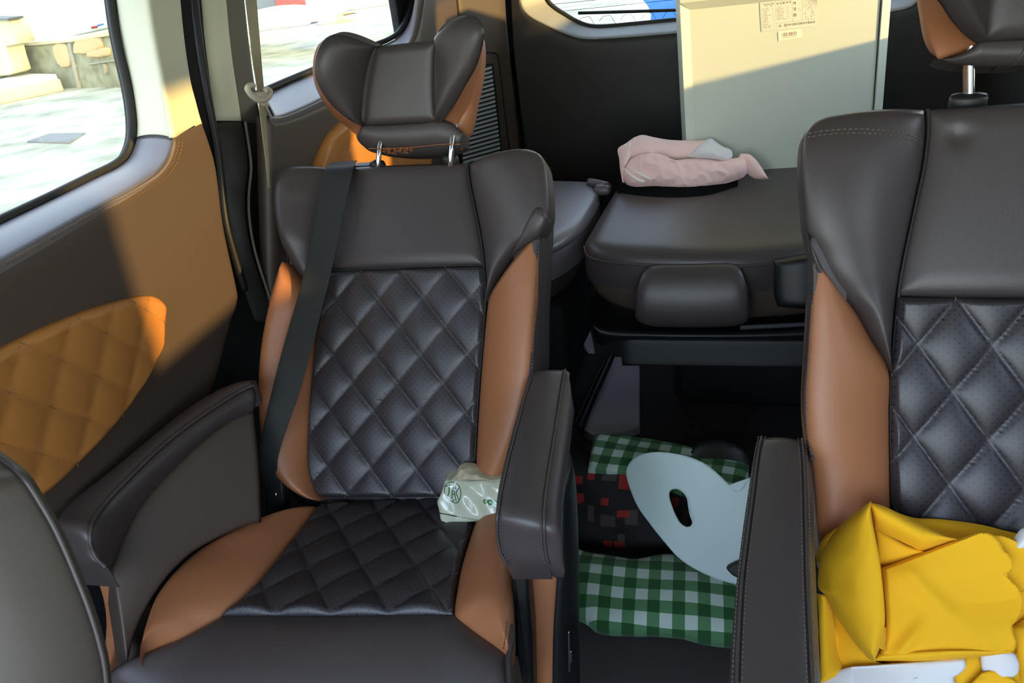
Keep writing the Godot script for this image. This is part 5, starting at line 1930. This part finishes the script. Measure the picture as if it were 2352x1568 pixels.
func loose_things() -> void:
	tall_cabinet()
	pink_cloth()
	tissues()
	yellow_cloth()
	front_seat()


func tall_cabinet() -> void:
	var a := deg_to_rad(6.0)
	var n := Vector3(sin(a), 0, cos(a))
	var right := Vector3(cos(a), 0, -sin(a))
	var foot = spot(level(0.605), 1820, 386)
	var P := [foot, n]
	var left = spot(P, 1580, 330)
	var top = spot(P, 1562, 4)
	var edge = spot(P, 2035, 243)
	var x0 = (left - foot).dot(right)
	var x1 = (edge - foot).dot(right)
	var lean = (top - left)
	var w = x1 - x0
	var base = foot + right * x0
	var h := 0.60
	var upv = Vector3(0, 1, 0) + right * (lean.dot(right) / lean.y) * 0.85
	var t := thing("metal_cabinet", "tall pale metal cabinet with a printed sticker standing on the folded bench", "cabinet", base + right * w * 0.5)
	var q = func(x: float, y: float, z: float) -> Vector3: return base + right * x + upv * y + n * z
	var s := Shape.new()
	# body, set a little behind the rim
	var rings := []
	for z in [-0.0004, -0.235]:
		rings.append(PackedVector3Array([q.call(0.001, 0, z), q.call(w - 0.001, 0, z), q.call(w - 0.001, h - 0.001, z), q.call(0.001, h - 0.001, z)]))
	loft(s, rings)
	commit("body", s, M.cabinet, t, true)
	# folded rim: slopes from the outer edge in to the face
	var rim := 0.026
	var inn = 0.011
	s = Shape.new()
	var o := PackedVector3Array([q.call(0, 0, 0.012), q.call(w, 0, 0.012), q.call(w, h, 0.012), q.call(0, h, 0.012)])
	var i_ := PackedVector3Array([q.call(rim, 0.0, 0.0), q.call(w - rim, 0.0, 0.0), q.call(w - rim, h, 0.0), q.call(rim, h, 0.0)])
	loft(s, [PackedVector3Array([o[0], o[3], q.call(0, h, -0.01), q.call(0, 0, -0.01)]), PackedVector3Array([i_[0], i_[3], q.call(rim, h, -0.01), q.call(rim, 0, -0.01)])])
	commit("folded_rim", s, M.cabinet, t, true)
	s = Shape.new()
	loft(s, [PackedVector3Array([q.call(w - 0.022, 0, 0.004), q.call(w - 0.022, h, 0.004), q.call(w - 0.022, h, -0.01), q.call(w - 0.022, 0, -0.01)]), PackedVector3Array([q.call(w, 0, 0.0), q.call(w, h, 0.0), q.call(w, h, -0.01), q.call(w, 0, -0.01)])])
	commit("side_rim", s, M.cabinet, t, true)
	s = Shape.new()
	block(s, q.call(w - 0.0255, h * 0.5, 0.001), Vector3(0.0028, h, 0.002), 0.0003, Basis(right, upv, n))
	commit("panel_gap", s, M.rubber, t)
	# top rim, seen at the upper edge of the face
	var ty = (spot(P, 1582, 22) - foot).y
	s = Shape.new()
	loft(s, [PackedVector3Array([q.call(0.0, ty + 0.020, 0.016), q.call(w, ty + 0.020, 0.016), q.call(w, ty + 0.020, -0.01), q.call(0.0, ty + 0.020, -0.01)]), PackedVector3Array([q.call(rim, ty, 0.001), q.call(w - rim, ty, 0.001), q.call(w - rim, ty, -0.01), q.call(rim, ty, -0.01)])])
	loft(s, [PackedVector3Array([q.call(0.0, ty + 0.020, 0.016), q.call(w, ty + 0.020, 0.016), q.call(w, ty + 0.020, -0.01), q.call(0.0, ty + 0.020, -0.01)]), PackedVector3Array([q.call(0, h, 0.016), q.call(w, h, 0.016), q.call(w, h, -0.01), q.call(0, h, -0.01)])])
	commit("top_rim", s, M.cabinet, t, true)
	P[0] = foot + n * 0.0
	sticker(P, [1745, 7, 1876, -12, 1877, 59, 1749, 73], 0.0008, cabinet_label(), "printed_sticker", t, 0.008)
	sticker(P, [1787, 73, 1842, 66, 1843, 86, 1788, 94], 0.0008, barcode(), "barcode_sticker", t)


# a fold of cloth: two pixel rails on a plane, each with heights, and a wavy relief
func fold(s: Shape, P: Array, a: Array, b: Array, o := {}) -> void:
	var N: int = o.get("rows", 36)
	var n: Vector3 = P[1]
	var k: float = o.get("wave", 0.0)
	var dir: Vector3 = o.get("dir", Vector3(30, 20, 10))
	var d := {"nu": o.get("nu", 24), "puff": o.get("puff", 0.004), "r": o.get("r", 0.012), "th": o.get("th", 0.004), "bulge": o.get("bulge", 0.0)}
	if k > 0.0:
		var nz := FastNoiseLite.new()
		nz.seed = 19
		nz.noise_type = FastNoiseLite.TYPE_SIMPLEX_SMOOTH
		nz.frequency = dir.length() / 8.0
		nz.fractal_octaves = 2
		var along := dir.normalized()
		d["quilt"] = func(p: Vector3) -> float:
			# creases: ridges of a noise stretched along the fold
			var q = p + along * p.dot(along) * 0.8
			return k * 1.6 * (1.0 - 2.2 * abs(nz.get_noise_3dv(q)))
	if o.has("frame"):
		d["frame"] = o.frame
	sheet(s, smooth(spots3(P, a), N), smooth(spots3(P, b), N), n, d)


func pink_cloth() -> void:
	var P := [spot(level(0.60), 1570, 432, 0.0), Vector3(0, 0.42, 0.91).normalized()]
	var t := thing("pink_garment", "crumpled pink garment with white stripes lying on the folded bench", "garment", P[0])
	var s := Shape.new()
	# upper roll
	fold(s, P, [1440, 330, -0.03, 1456, 316, -0.03, 1474, 309, -0.03, 1500, 314, -0.03, 1535, 320, -0.03, 1580, 322, -0.03, 1622, 321, -0.03], [1436, 380, 0.0, 1452, 372, 0.01, 1478, 366, 0.015, 1515, 366, 0.015, 1548, 372, 0.01, 1585, 370, 0.01, 1618, 362, 0.0], {"bulge": 0.03, "wave": 0.003, "dir": Vector3(40, 60, 10), "puff": 0.012, "r": 0.02})
	# front lap
	fold(s, P, [1434, 392, 0.02, 1440, 374, 0.03, 1462, 356, 0.036, 1496, 350, 0.04, 1526, 355, 0.04, 1548, 366, 0.036, 1580, 364, 0.036, 1620, 362, 0.03, 1660, 366, 0.028, 1690, 362, 0.02, 1712, 360, 0.015], [1428, 408, 0.02, 1440, 424, 0.03, 1462, 431, 0.04, 1500, 428, 0.045, 1530, 433, 0.045, 1562, 437, 0.045, 1600, 436, 0.045, 1640, 428, 0.042, 1676, 418, 0.036, 1704, 408, 0.03, 1718, 396, 0.02], {"bulge": 0.02, "wave": 0.005, "dir": Vector3(62, 48, 0), "puff": 0.008, "r": 0.014, "rows": 90, "nu": 40})
	# the ridge of a crease in the lap
	fold(s, P, [1546, 364, 0.05, 1552, 390, 0.056, 1560, 412, 0.058, 1566, 430, 0.052], [1550, 366, 0.05, 1570, 388, 0.05, 1580, 410, 0.052, 1572, 431, 0.05], {"bulge": 0.006, "puff": 0.003, "r": 0.006})
	# corner hanging at the right
	fold(s, P, [1702, 352, 0.01, 1722, 354, 0.014, 1738, 368, 0.018, 1752, 388, 0.02, 1765, 410, 0.02], [1690, 372, 0.0, 1706, 386, 0.005, 1718, 400, 0.01, 1736, 410, 0.014, 1764, 411, 0.018], {"bulge": 0.01, "wave": 0.001, "puff": 0.003, "r": 0.008})
	# left fold, turned up
	fold(s, P, [1456, 315, -0.02, 1438, 328, -0.01, 1419, 341, 0.0, 1422, 366, 0.02, 1424, 390, 0.03, 1429, 418, 0.036], [1474, 312, -0.01, 1462, 332, 0.01, 1452, 352, 0.024, 1441, 372, 0.034, 1434, 388, 0.04, 1434, 420, 0.04], {"bulge": 0.008, "puff": 0.003, "r": 0.008})
	commit("cloth", s, M.pink, t)
	s = Shape.new()
	fold(s, P, [1622, 321, -0.02, 1633, 317, -0.02, 1645, 325, -0.015, 1662, 336, -0.01, 1680, 344, -0.01, 1683, 356, -0.005], [1578, 360, 0.03, 1600, 362, 0.036, 1620, 363, 0.04, 1646, 366, 0.04, 1668, 370, 0.035, 1680, 364, 0.02], {"bulge": 0.02, "wave": 0.004, "dir": Vector3(70, 40, 0), "puff": 0.006, "r": 0.012})
	commit("white_lining", s, M.white_cloth, t)
	s = Shape.new()
	# stripes are sewn bands
	for q in [[[1434, 384, 1446, 396, 1464, 407, 1484, 416], [1433, 388, 1444, 401, 1460, 413, 1478, 420]], [[1442, 379, 1458, 390, 1480, 402, 1500, 412], [1441, 381, 1456, 393, 1477, 405, 1496, 414]]]:
		sheet(s, smooth(spots(P, q[0], 0.060, 0.075), 20), smooth(spots(P, q[1], 0.060, 0.075), 20), P[1], {"nu": 4, "puff": 0.001, "r": 0.003, "th": 0.006})
	for q in [[[1440, 327, 1437, 350, 1433, 375, 1431, 392], [1434, 332, 1430, 350, 1428, 372, 1429, 392]], [[1448, 322, 1447, 340, 1440, 364, 1434, 380], [1445, 324, 1444, 340, 1438, 362, 1433, 378]]]:
		sheet(s, smooth(spots(P, q[0], 0.006, 0.048), 20), smooth(spots(P, q[1], 0.006, 0.048), 20), P[1], {"nu": 4, "puff": 0.001, "r": 0.003, "th": 0.006})
	commit("white_stripe", s, mat("stripe_white", Color(1.0, 0.98, 0.94), 0.9), t)
	# black cap beneath
	s = Shape.new()
	var U := level(0.612)
	var a := smooth(spots(U, [1412, 414, 1430, 396, 1480, 396, 1560, 398, 1640, 402, 1696, 410]), 30)
	var b := smooth(spots(U, [1417, 434, 1440, 441, 1490, 447, 1560, 449, 1630, 443, 1694, 424]), 30)
	sheet(s, a, b, Vector3.UP, {"nu": 16, "puff": 0.012, "r": 0.02, "th": 0.004, "bulge": 0.012})
	fold(s, P, [1425, 372, 0.0, 1412, 380, 0.005, 1407, 394, 0.01, 1411, 414, 0.01, 1420, 434, 0.01], [1440, 374, 0.0, 1434, 386, 0.01, 1432, 398, 0.015, 1434, 418, 0.02, 1440, 436, 0.02], {"bulge": 0.006})
	tag(commit("black_hat", s, M.black_cloth), "black cloth hat flattened under the pink garment", "hat")


func tissues() -> void:
	var C := [Vector3(-0.6, 0.42, -0.80), Vector3(0, 0.984, -0.176)]
	var n := Vector3(-0.12, 0.50, 0.86).normalized()
	var P := [spot(C, 1075, 1200, 0.012), n]
	var t := thing("tissue_pack", "soft plastic pack of tissues lying half behind the gangway armrest", "tissue pack", P[0])
	# front face print: an emblem, a green mark, grey letters, a dark line
	var im := Image.create(512, 256, false, Image.FORMAT_RGBA8)
	im.fill(Color(0.74, 0.75, 0.67))
	var green := Color(0.06, 0.30, 0.22)
	for k in 48:
		var q = TAU * k / 48.0
		stroke(im, Vector2(86 + cos(q) * 44, 64 + sin(q) * 56), Vector2(86 + cos(q + 0.14) * 44, 64 + sin(q + 0.14) * 56), 2.2, green)
	for l in [[34, 34, 58, 24], [58, 24, 48, 66], [48, 66, 30, 100], [60, 100, 80, 30], [80, 30, 92, 104], [66, 76, 90, 72], [92, 26, 96, 60], [96, 60, 112, 34], [96, 62, 116, 94], [74, 104, 62, 116]]:
		stroke(im, Vector2(l[0] * 0.8 + 26, l[1]), Vector2(l[2] * 0.8 + 26, l[3]), 2.4, green)
	for k in 3:
		for j in 24:
			var q = TAU * j / 24.0
			stroke(im, Vector2(262 + k * 24 + cos(q) * 9, 76 + sin(q) * (11 if k == 1 else 8)), Vector2(262 + k * 24 + cos(q + 0.3) * 9, 76 + sin(q + 0.3) * (11 if k == 1 else 8)), 3.5, Color(0.05, 0.42, 0.18))
	for k in 4:
		for l in [[0, 0, 0, 24], [0, 0, 12, 0], [12, 0, 12, 24], [0, 12, 12, 12]].slice(0, 4 - k % 2):
			stroke(im, Vector2(330 + k * 22 + l[0], 66 + l[1]), Vector2(330 + k * 22 + l[2], 66 + l[3]), 2.0, Color(0.62, 0.64, 0.60))
	stroke(im, Vector2(0, 188), Vector2(116, 188), 2.6, Color(0.10, 0.16, 0.13))
	stroke(im, Vector2(226, 188), Vector2(512, 186), 3.4, Color(0.10, 0.18, 0.14))
	for k in 8:
		stroke(im, Vector2(128 + k * 12, 186), Vector2(134 + k * 12, 190), 2.0, Color(0.3, 0.34, 0.3))
	var m := mat("tissue_print", Color.WHITE, 0.18)
	m.albedo_texture = ImageTexture.create_from_image(im)
	m.texture_repeat = false
	m.clearcoat_enabled = true
	m.clearcoat = 0.8
	m.clearcoat_roughness = 0.1
	var s := Shape.new()
	var a := smooth(spots(P, [1018, 1100, 1013, 1118, 1006, 1138, 999, 1153, 1003, 1172, 1006, 1190, 1010, 1207]), 30)
	var b := smooth(spots(P, [1230, 1102, 1230, 1120, 1230, 1138, 1230, 1150, 1230, 1165, 1230, 1178, 1230, 1190]), 30)
	# uv 0..1 over the face
	var org = spot(P, 1000, 1098)
	var rx = (spot(P, 1230, 1100) - org)
	var dy = (spot(P, 1010, 1207) - spot(P, 1018, 1100))
	var nn = func(p: Vector3) -> float: return 0.004 * sin(p.x * 120.0 + p.y * 60.0) * sin(p.y * 90.0) + 0.003 * sin(p.x * 47.0)
	sheet(s, a, b, n, {"nu": 40, "puff": 0.010, "r": 0.014, "th": 0.085, "quilt": nn, "frame": [org, rx / rx.length_squared(), dy / dy.length_squared()], "back": Vector3(0, 0.15, 1)})
	commit("wrapper", s, m, t)
	s = Shape.new()
	fold(s, P, [1034, 1100, -0.02, 1048, 1084, -0.03, 1060, 1064, -0.03, 1084, 1063, -0.03, 1104, 1070, -0.035, 1130, 1080, -0.04, 1170, 1082, -0.04, 1220, 1084, -0.04], [1034, 1104, 0.0, 1050, 1104, 0.004, 1064, 1103, 0.0, 1084, 1102, 0.004, 1106, 1102, 0.0, 1130, 1104, 0.0, 1170, 1106, 0.0, 1220, 1106, 0.0], {"bulge": 0.008, "wave": 0.004, "dir": Vector3(160, 90, 30), "puff": 0.002, "r": 0.006, "rows": 50})
	commit("tissue", s, M.paper, t)


func scallop(P: Array, xy: Array, up: float, n: int) -> PackedVector3Array:
	var p := smooth(spots(P, xy, up), n)
	# fine teeth along the cut edge
	var r := PackedVector3Array()
	for k in p.size():
		var d = (p[min(k + 1, n)] - p[max(k - 1, 0)]).normalized()
		r.append(p[k] + d.cross(P[1]) * (0.0011 if k % 2 else -0.0006))
	return r


func wrinkles(p: Vector3) -> float:
	# soft folds of the large flap: one trough running to the right, two short pulls near the ridge
	var a = spot(cloth_plane, 2100, 1368)
	var b = spot(cloth_plane, 2320, 1352)
	var d = (b - a).normalized()
	var n: Vector3 = cloth_plane[1]
	var side = n.cross(d)
	var h = 0.0
	var along = (p - a).dot(d)
	var off = (p - a).dot(side)
	h += -0.004 * exp(-pow(off / 0.022, 2.0)) * smoothstep(-0.09, 0.10, along)
	h += 0.004 * exp(-pow((off - 0.045) / 0.04, 2.0)) + 0.004 * exp(-pow((off + 0.05) / 0.045, 2.0))
	var c = spot(cloth_plane, 2052, 1500)
	var e = spot(cloth_plane, 2100, 1440)
	d = (e - c).normalized()
	off = (p - c).dot(n.cross(d))
	along = (p - c).dot(d)
	h += 0.008 * exp(-pow(off / 0.008, 2.0)) * smoothstep(-0.02, 0.01, along) * (1.0 - smoothstep(0.02, 0.07, along))
	c = spot(cloth_plane, 2070, 1310)
	e = spot(cloth_plane, 2140, 1380)
	d = (e - c).normalized()
	off = (p - c).dot(n.cross(d))
	along = (p - c).dot(d)
	h += 0.007 * exp(-pow(off / 0.012, 2.0)) * smoothstep(-0.02, 0.01, along) * (1.0 - smoothstep(0.04, 0.10, along))
	return h + 0.003 * sin(p.x * 24.0 + p.z * 30.0)


var cloth_plane := []


func yellow_cloth() -> void:
	var r := deg_to_rad(27.0)
	var F := [eye + sight(2196, 686) * 1.0, Vector3(0, sin(r), cos(r))]
	var P := [spot(F, 2030, 1250, 0.06), Vector3(-0.05, 0.72, 0.69).normalized()]
	cloth_plane = P
	var t := thing("yellow_cloth", "bright yellow cloth with scalloped edges heaped on the quilted seat", "cloth", P[0])
	var s := Shape.new()
	# behind: upper folds
	fold(s, P, [2000, 1160, 0.0, 2050, 1172, -0.01, 2100, 1188, -0.02, 2160, 1191, -0.03, 2250, 1203, -0.03, 2320, 1220, -0.03, 2420, 1240, -0.03], [2010, 1290, -0.02, 2060, 1290, -0.02, 2110, 1290, -0.02, 2180, 1290, -0.02, 2250, 1290, -0.02, 2330, 1300, -0.02, 2420, 1320, -0.02], {"bulge": 0.004, "wave": 0.003, "dir": Vector3(25, 50, 10), "rows": 50})
	fold(s, P, [1998, 1153, 0.045, 2030, 1161, 0.04, 2066, 1178, 0.036, 2110, 1200, 0.03, 2155, 1220, 0.026, 2194, 1237, 0.02], [2012, 1215, 0.02, 2040, 1228, 0.022, 2068, 1241, 0.022, 2095, 1254, 0.02, 2120, 1264, 0.018, 2196, 1240, 0.016], {"bulge": 0.014, "puff": 0.006, "r": 0.02})
	fold(s, P, [2010, 1208, 0.012, 2045, 1228, 0.014, 2080, 1248, 0.014, 2110, 1260, 0.012, 2128, 1268, 0.010], [2018, 1296, 0.0, 2040, 1297, 0.002, 2068, 1294, 0.004, 2100, 1282, 0.006, 2130, 1270, 0.008], {"bulge": 0.008, "puff": 0.004, "r": 0.012})
	commit("rear_fold", s, M.yellow, t)
	# what lies under the folds and runs on over the rest of the seat
	s = Shape.new()
	fold(s, P, [1900, 1262, -0.02, 1990, 1180, -0.022, 2080, 1196, -0.03, 2200, 1212, -0.036, 2320, 1236, -0.036, 2480, 1270, -0.036, 2660, 1320, -0.04], [1888, 1560, -0.004, 1980, 1600, -0.004, 2080, 1640, -0.004, 2200, 1680, -0.004, 2320, 1700, -0.004, 2480, 1720, -0.004, 2660, 1740, -0.01], {"rows": 60, "nu": 40, "wave": 0.004, "dir": Vector3(40, 22, 30), "puff": 0.006, "r": 0.02})
	commit("under_layer", s, M.yellow, t)
	# the large flap with the scalloped edge
	s = Shape.new()
	var a := smooth(spots3(P, [2026, 1304, 0.012, 2030, 1340, 0.018, 2034, 1380, 0.02, 2036, 1420, 0.02, 2036, 1455, 0.02, 2030, 1480, 0.02, 2020, 1506, 0.02]), 120)
	var b := scallop(P, [2250, 1222, 2268, 1222, 2286, 1230, 2300, 1246, 2307, 1262, 2319, 1272, 2327, 1288, 2326, 1306, 2315, 1322, 2323, 1334, 2338, 1348, 2349, 1372, 2349, 1396, 2340, 1418, 2327, 1436, 2331, 1452, 2337, 1470, 2334, 1488, 2324, 1499], 0.03, 120)
	sheet(s, a, b, P[1], {"nu": 60, "puff": 0.001, "r": 0.004, "th": 0.003, "quilt": func(p): return wrinkles(p)})
	fold(s, P, [2020, 1500, 0.022, 2060, 1498, 0.026, 2110, 1497, 0.03, 2180, 1494, 0.034, 2250, 1494, 0.034, 2326, 1496, 0.03], [2008, 1518, 0.018, 2060, 1518, 0.018, 2110, 1520, 0.018, 2170, 1516, 0.018, 2250, 1509, 0.018, 2326, 1499, 0.026], {"puff": 0.003, "r": 0.01, "bulge": 0.004})
	commit("scalloped_flap", s, M.yellow, t)
	s = Shape.new()
	var c := scallop(P, [2280, 1228, 2310, 1232, 2340, 1246, 2362, 1270, 2372, 1300, 2370, 1330, 2362, 1352], 0.012, 60)
	sheet(s, smooth(spots(P, [2266, 1226, 2270, 1260, 2275, 1300, 2280, 1350, 2285, 1400], 0.006), 60), c, P[1], {"nu": 12, "puff": 0.001, "r": 0.004, "th": 0.003})
	fold(s, P, [2326, 1440, -0.01, 2336, 1480, -0.01, 2330, 1520, -0.01, 2320, 1580, -0.01], [2420, 1380, 0.0, 2420, 1430, 0.0, 2420, 1500, 0.0, 2420, 1580, 0.0], {"wave": 0.006, "dir": Vector3(60, 30, 0)})
	commit("second_flap", s, M.yellow, t)
	# the ridge at the left
	s = Shape.new()
	fold(s, P, [1998, 1152, 0.045, 1960, 1180, 0.035, 1928, 1208, 0.025, 1902, 1242, 0.02, 1886, 1276, 0.02, 1880, 1320, 0.02, 1881, 1352, 0.024, 1897, 1366, 0.03, 1913, 1400, 0.03, 1941, 1445, 0.034, 1975, 1490, 0.036, 2006, 1519, 0.036], [1999, 1152, 0.05, 2004, 1190, 0.062, 2012, 1232, 0.07, 2020, 1276, 0.072, 2026, 1318, 0.072, 2030, 1356, 0.07, 2033, 1394, 0.068, 2034, 1424, 0.064, 2031, 1452, 0.06, 2024, 1480, 0.052, 2016, 1502, 0.046, 2007, 1519, 0.04], {"rows": 70, "bulge": 0.016, "puff": 0.004, "r": 0.012, "wave": 0.0016, "dir": Vector3(60, 30, 20)})
	fold(s, P, [1900, 1225, 0.0, 1885, 1245, 0.0, 1876, 1270, 0.0, 1876, 1290, 0.0], [1926, 1210, 0.01, 1910, 1235, 0.01, 1898, 1265, 0.01, 1890, 1292, 0.01], {"bulge": 0.006})
	fold(s, P, [2036, 1440, 0.024, 2036, 1462, 0.026, 2034, 1480, 0.028, 2040, 1492, 0.03], [2030, 1440, 0.05, 2024, 1466, 0.048, 2020, 1486, 0.044, 2036, 1494, 0.034], {"puff": 0.002, "r": 0.006})
	commit("front_ridge", s, M.yellow, t)
	# the hollow under it
	s = Shape.new()
	fold(s, P, [1876, 1362, 0.016, 1880, 1400, 0.018, 1882, 1450, 0.018, 1884, 1500, 0.018, 1884, 1570, 0.016], [1898, 1367, 0.02, 1912, 1400, 0.008, 1918, 1450, 0.0, 1925, 1500, 0.0, 1940, 1540, 0.006], {"bulge": 0.008})
	fold(s, P, [1912, 1398, 0.004, 1916, 1440, -0.004, 1922, 1490, -0.002, 1936, 1542, 0.004], [1930, 1420, 0.012, 1965, 1470, 0.012, 1994, 1510, 0.012, 2030, 1526, 0.014], {"bulge": -0.01, "wave": 0.001})
	commit("lower_fold", s, M.yellow, t)

	var w := thing("white_cloth", "white cloth with scalloped edge and a yellow flower under the yellow cloth", "cloth", P[0] + Vector3(0, -0.05, 0.1))
	s = Shape.new()
	fold(s, P, [1880, 1566, 0.012, 1905, 1550, 0.013, 1925, 1541, 0.014, 1950, 1533, 0.014, 1985, 1528, 0.010], [1880, 1640, 0.026, 1905, 1640, 0.026, 1930, 1640, 0.026, 1955, 1640, 0.026, 1990, 1640, 0.022], {"rows": 30, "puff": 0.004, "r": 0.02})
	var e := scallop(P, [2214, 1510, 2220, 1522, 2216, 1536, 2204, 1547, 2193, 1553, 2195, 1565, 2201, 1582, 2199, 1605, 2190, 1640], 0.014, 80)
	sheet(s, smooth(spots(P, [1955, 1531, 1955, 1560, 1955, 1600, 1955, 1640], 0.014, 0.026), 80), e, P[1], {"nu": 40, "puff": 0.001, "r": 0.004, "th": 0.003, "bulge": 0.008, "sides": Vector2(0, 1), "quilt": func(p): return 0.003 * sin(p.x * 30.0 + p.z * 20.0)})
	commit("sheet", s, M.white_cloth, w)
	s = Shape.new()
	e = scallop(P, [2322, 1494, 2334, 1504, 2341, 1520, 2342, 1538, 2334, 1550, 2322, 1556], 0.012, 40)
	sheet(s, smooth(spots(P, [2252, 1500, 2254, 1520, 2258, 1540, 2270, 1556], 0.012), 40), e, P[1], {"nu": 14, "puff": 0.001, "r": 0.004, "th": 0.003, "bulge": 0.006})
	commit("petal", s, M.white_cloth, w)
	s = Shape.new()
	fold(s, P, [2186, 1500, 0.004, 2186, 1540, 0.006, 2186, 1600, 0.008], [2340, 1500, 0.002, 2345, 1560, 0.004, 2350, 1620, 0.006], {})
	e = scallop(P, [2258, 1545, 2280, 1540, 2306, 1548, 2330, 1562, 2345, 1580], 0.018, 40)
	sheet(s, e, smooth(spots(P, [2200, 1600, 2230, 1610, 2270, 1620, 2310, 1625, 2345, 1625], 0.018), 40), P[1], {"nu": 8, "puff": 0.001, "r": 0.004, "th": 0.003})
	commit("yellow_flower", s, M.yellow, w)
	s = Shape.new()
	fold(s, P, [2326, 1248, 0.004, 2336, 1228, 0.006, 2352, 1212, 0.008, 2390, 1205, 0.01], [2340, 1262, 0.01, 2356, 1262, 0.01, 2372, 1262, 0.01, 2400, 1260, 0.01], {"bulge": 0.008})
	tag(commit("white_cloth", s, M.white_cloth), "corner of white cloth at the seat back beside the upper yellow scallops", "cloth")


func front_seat() -> void:
	var n := Vector3(0.38, 0.36, 0.85).normalized()
	var P := [eye + sight(115, 1300) * 0.50, n]
	var t := thing("front_seat", "taupe leather front seat back at the lower left corner", "car seat", P[0])
	var s := Shape.new()
	var edge := smooth(spots3(P, [-60, 1040, -0.02, 0, 1084, -0.01, 30, 1112, 0.0, 62, 1160, 0.0, 92, 1210, 0.0, 122, 1270, 0.0, 152, 1340, 0.0, 182, 1415, 0.0, 206, 1490, 0.0, 222, 1560, 0.0, 232, 1680, 0.0]), 60)
	var far := smooth(spots3(P, [-420, 1000, -0.02, -420, 1200, 0.0, -420, 1400, 0.0, -420, 1680, 0.0]), 60)
	sheet(s, far, edge, n, {"nu": 30, "puff": 0.022, "r": 0.05, "th": 0.10, "bulge": 0.03, "back": -(sight(115, 1300) + Vector3(-0.35, -0.1, 0.0))})
	commit("backrest", s, M.leather_front, t)
	s = Shape.new()
	piping(s, shifted(edge, -n * 0.014), 0.002)
	commit("seam_piping", s, M.leather, t)
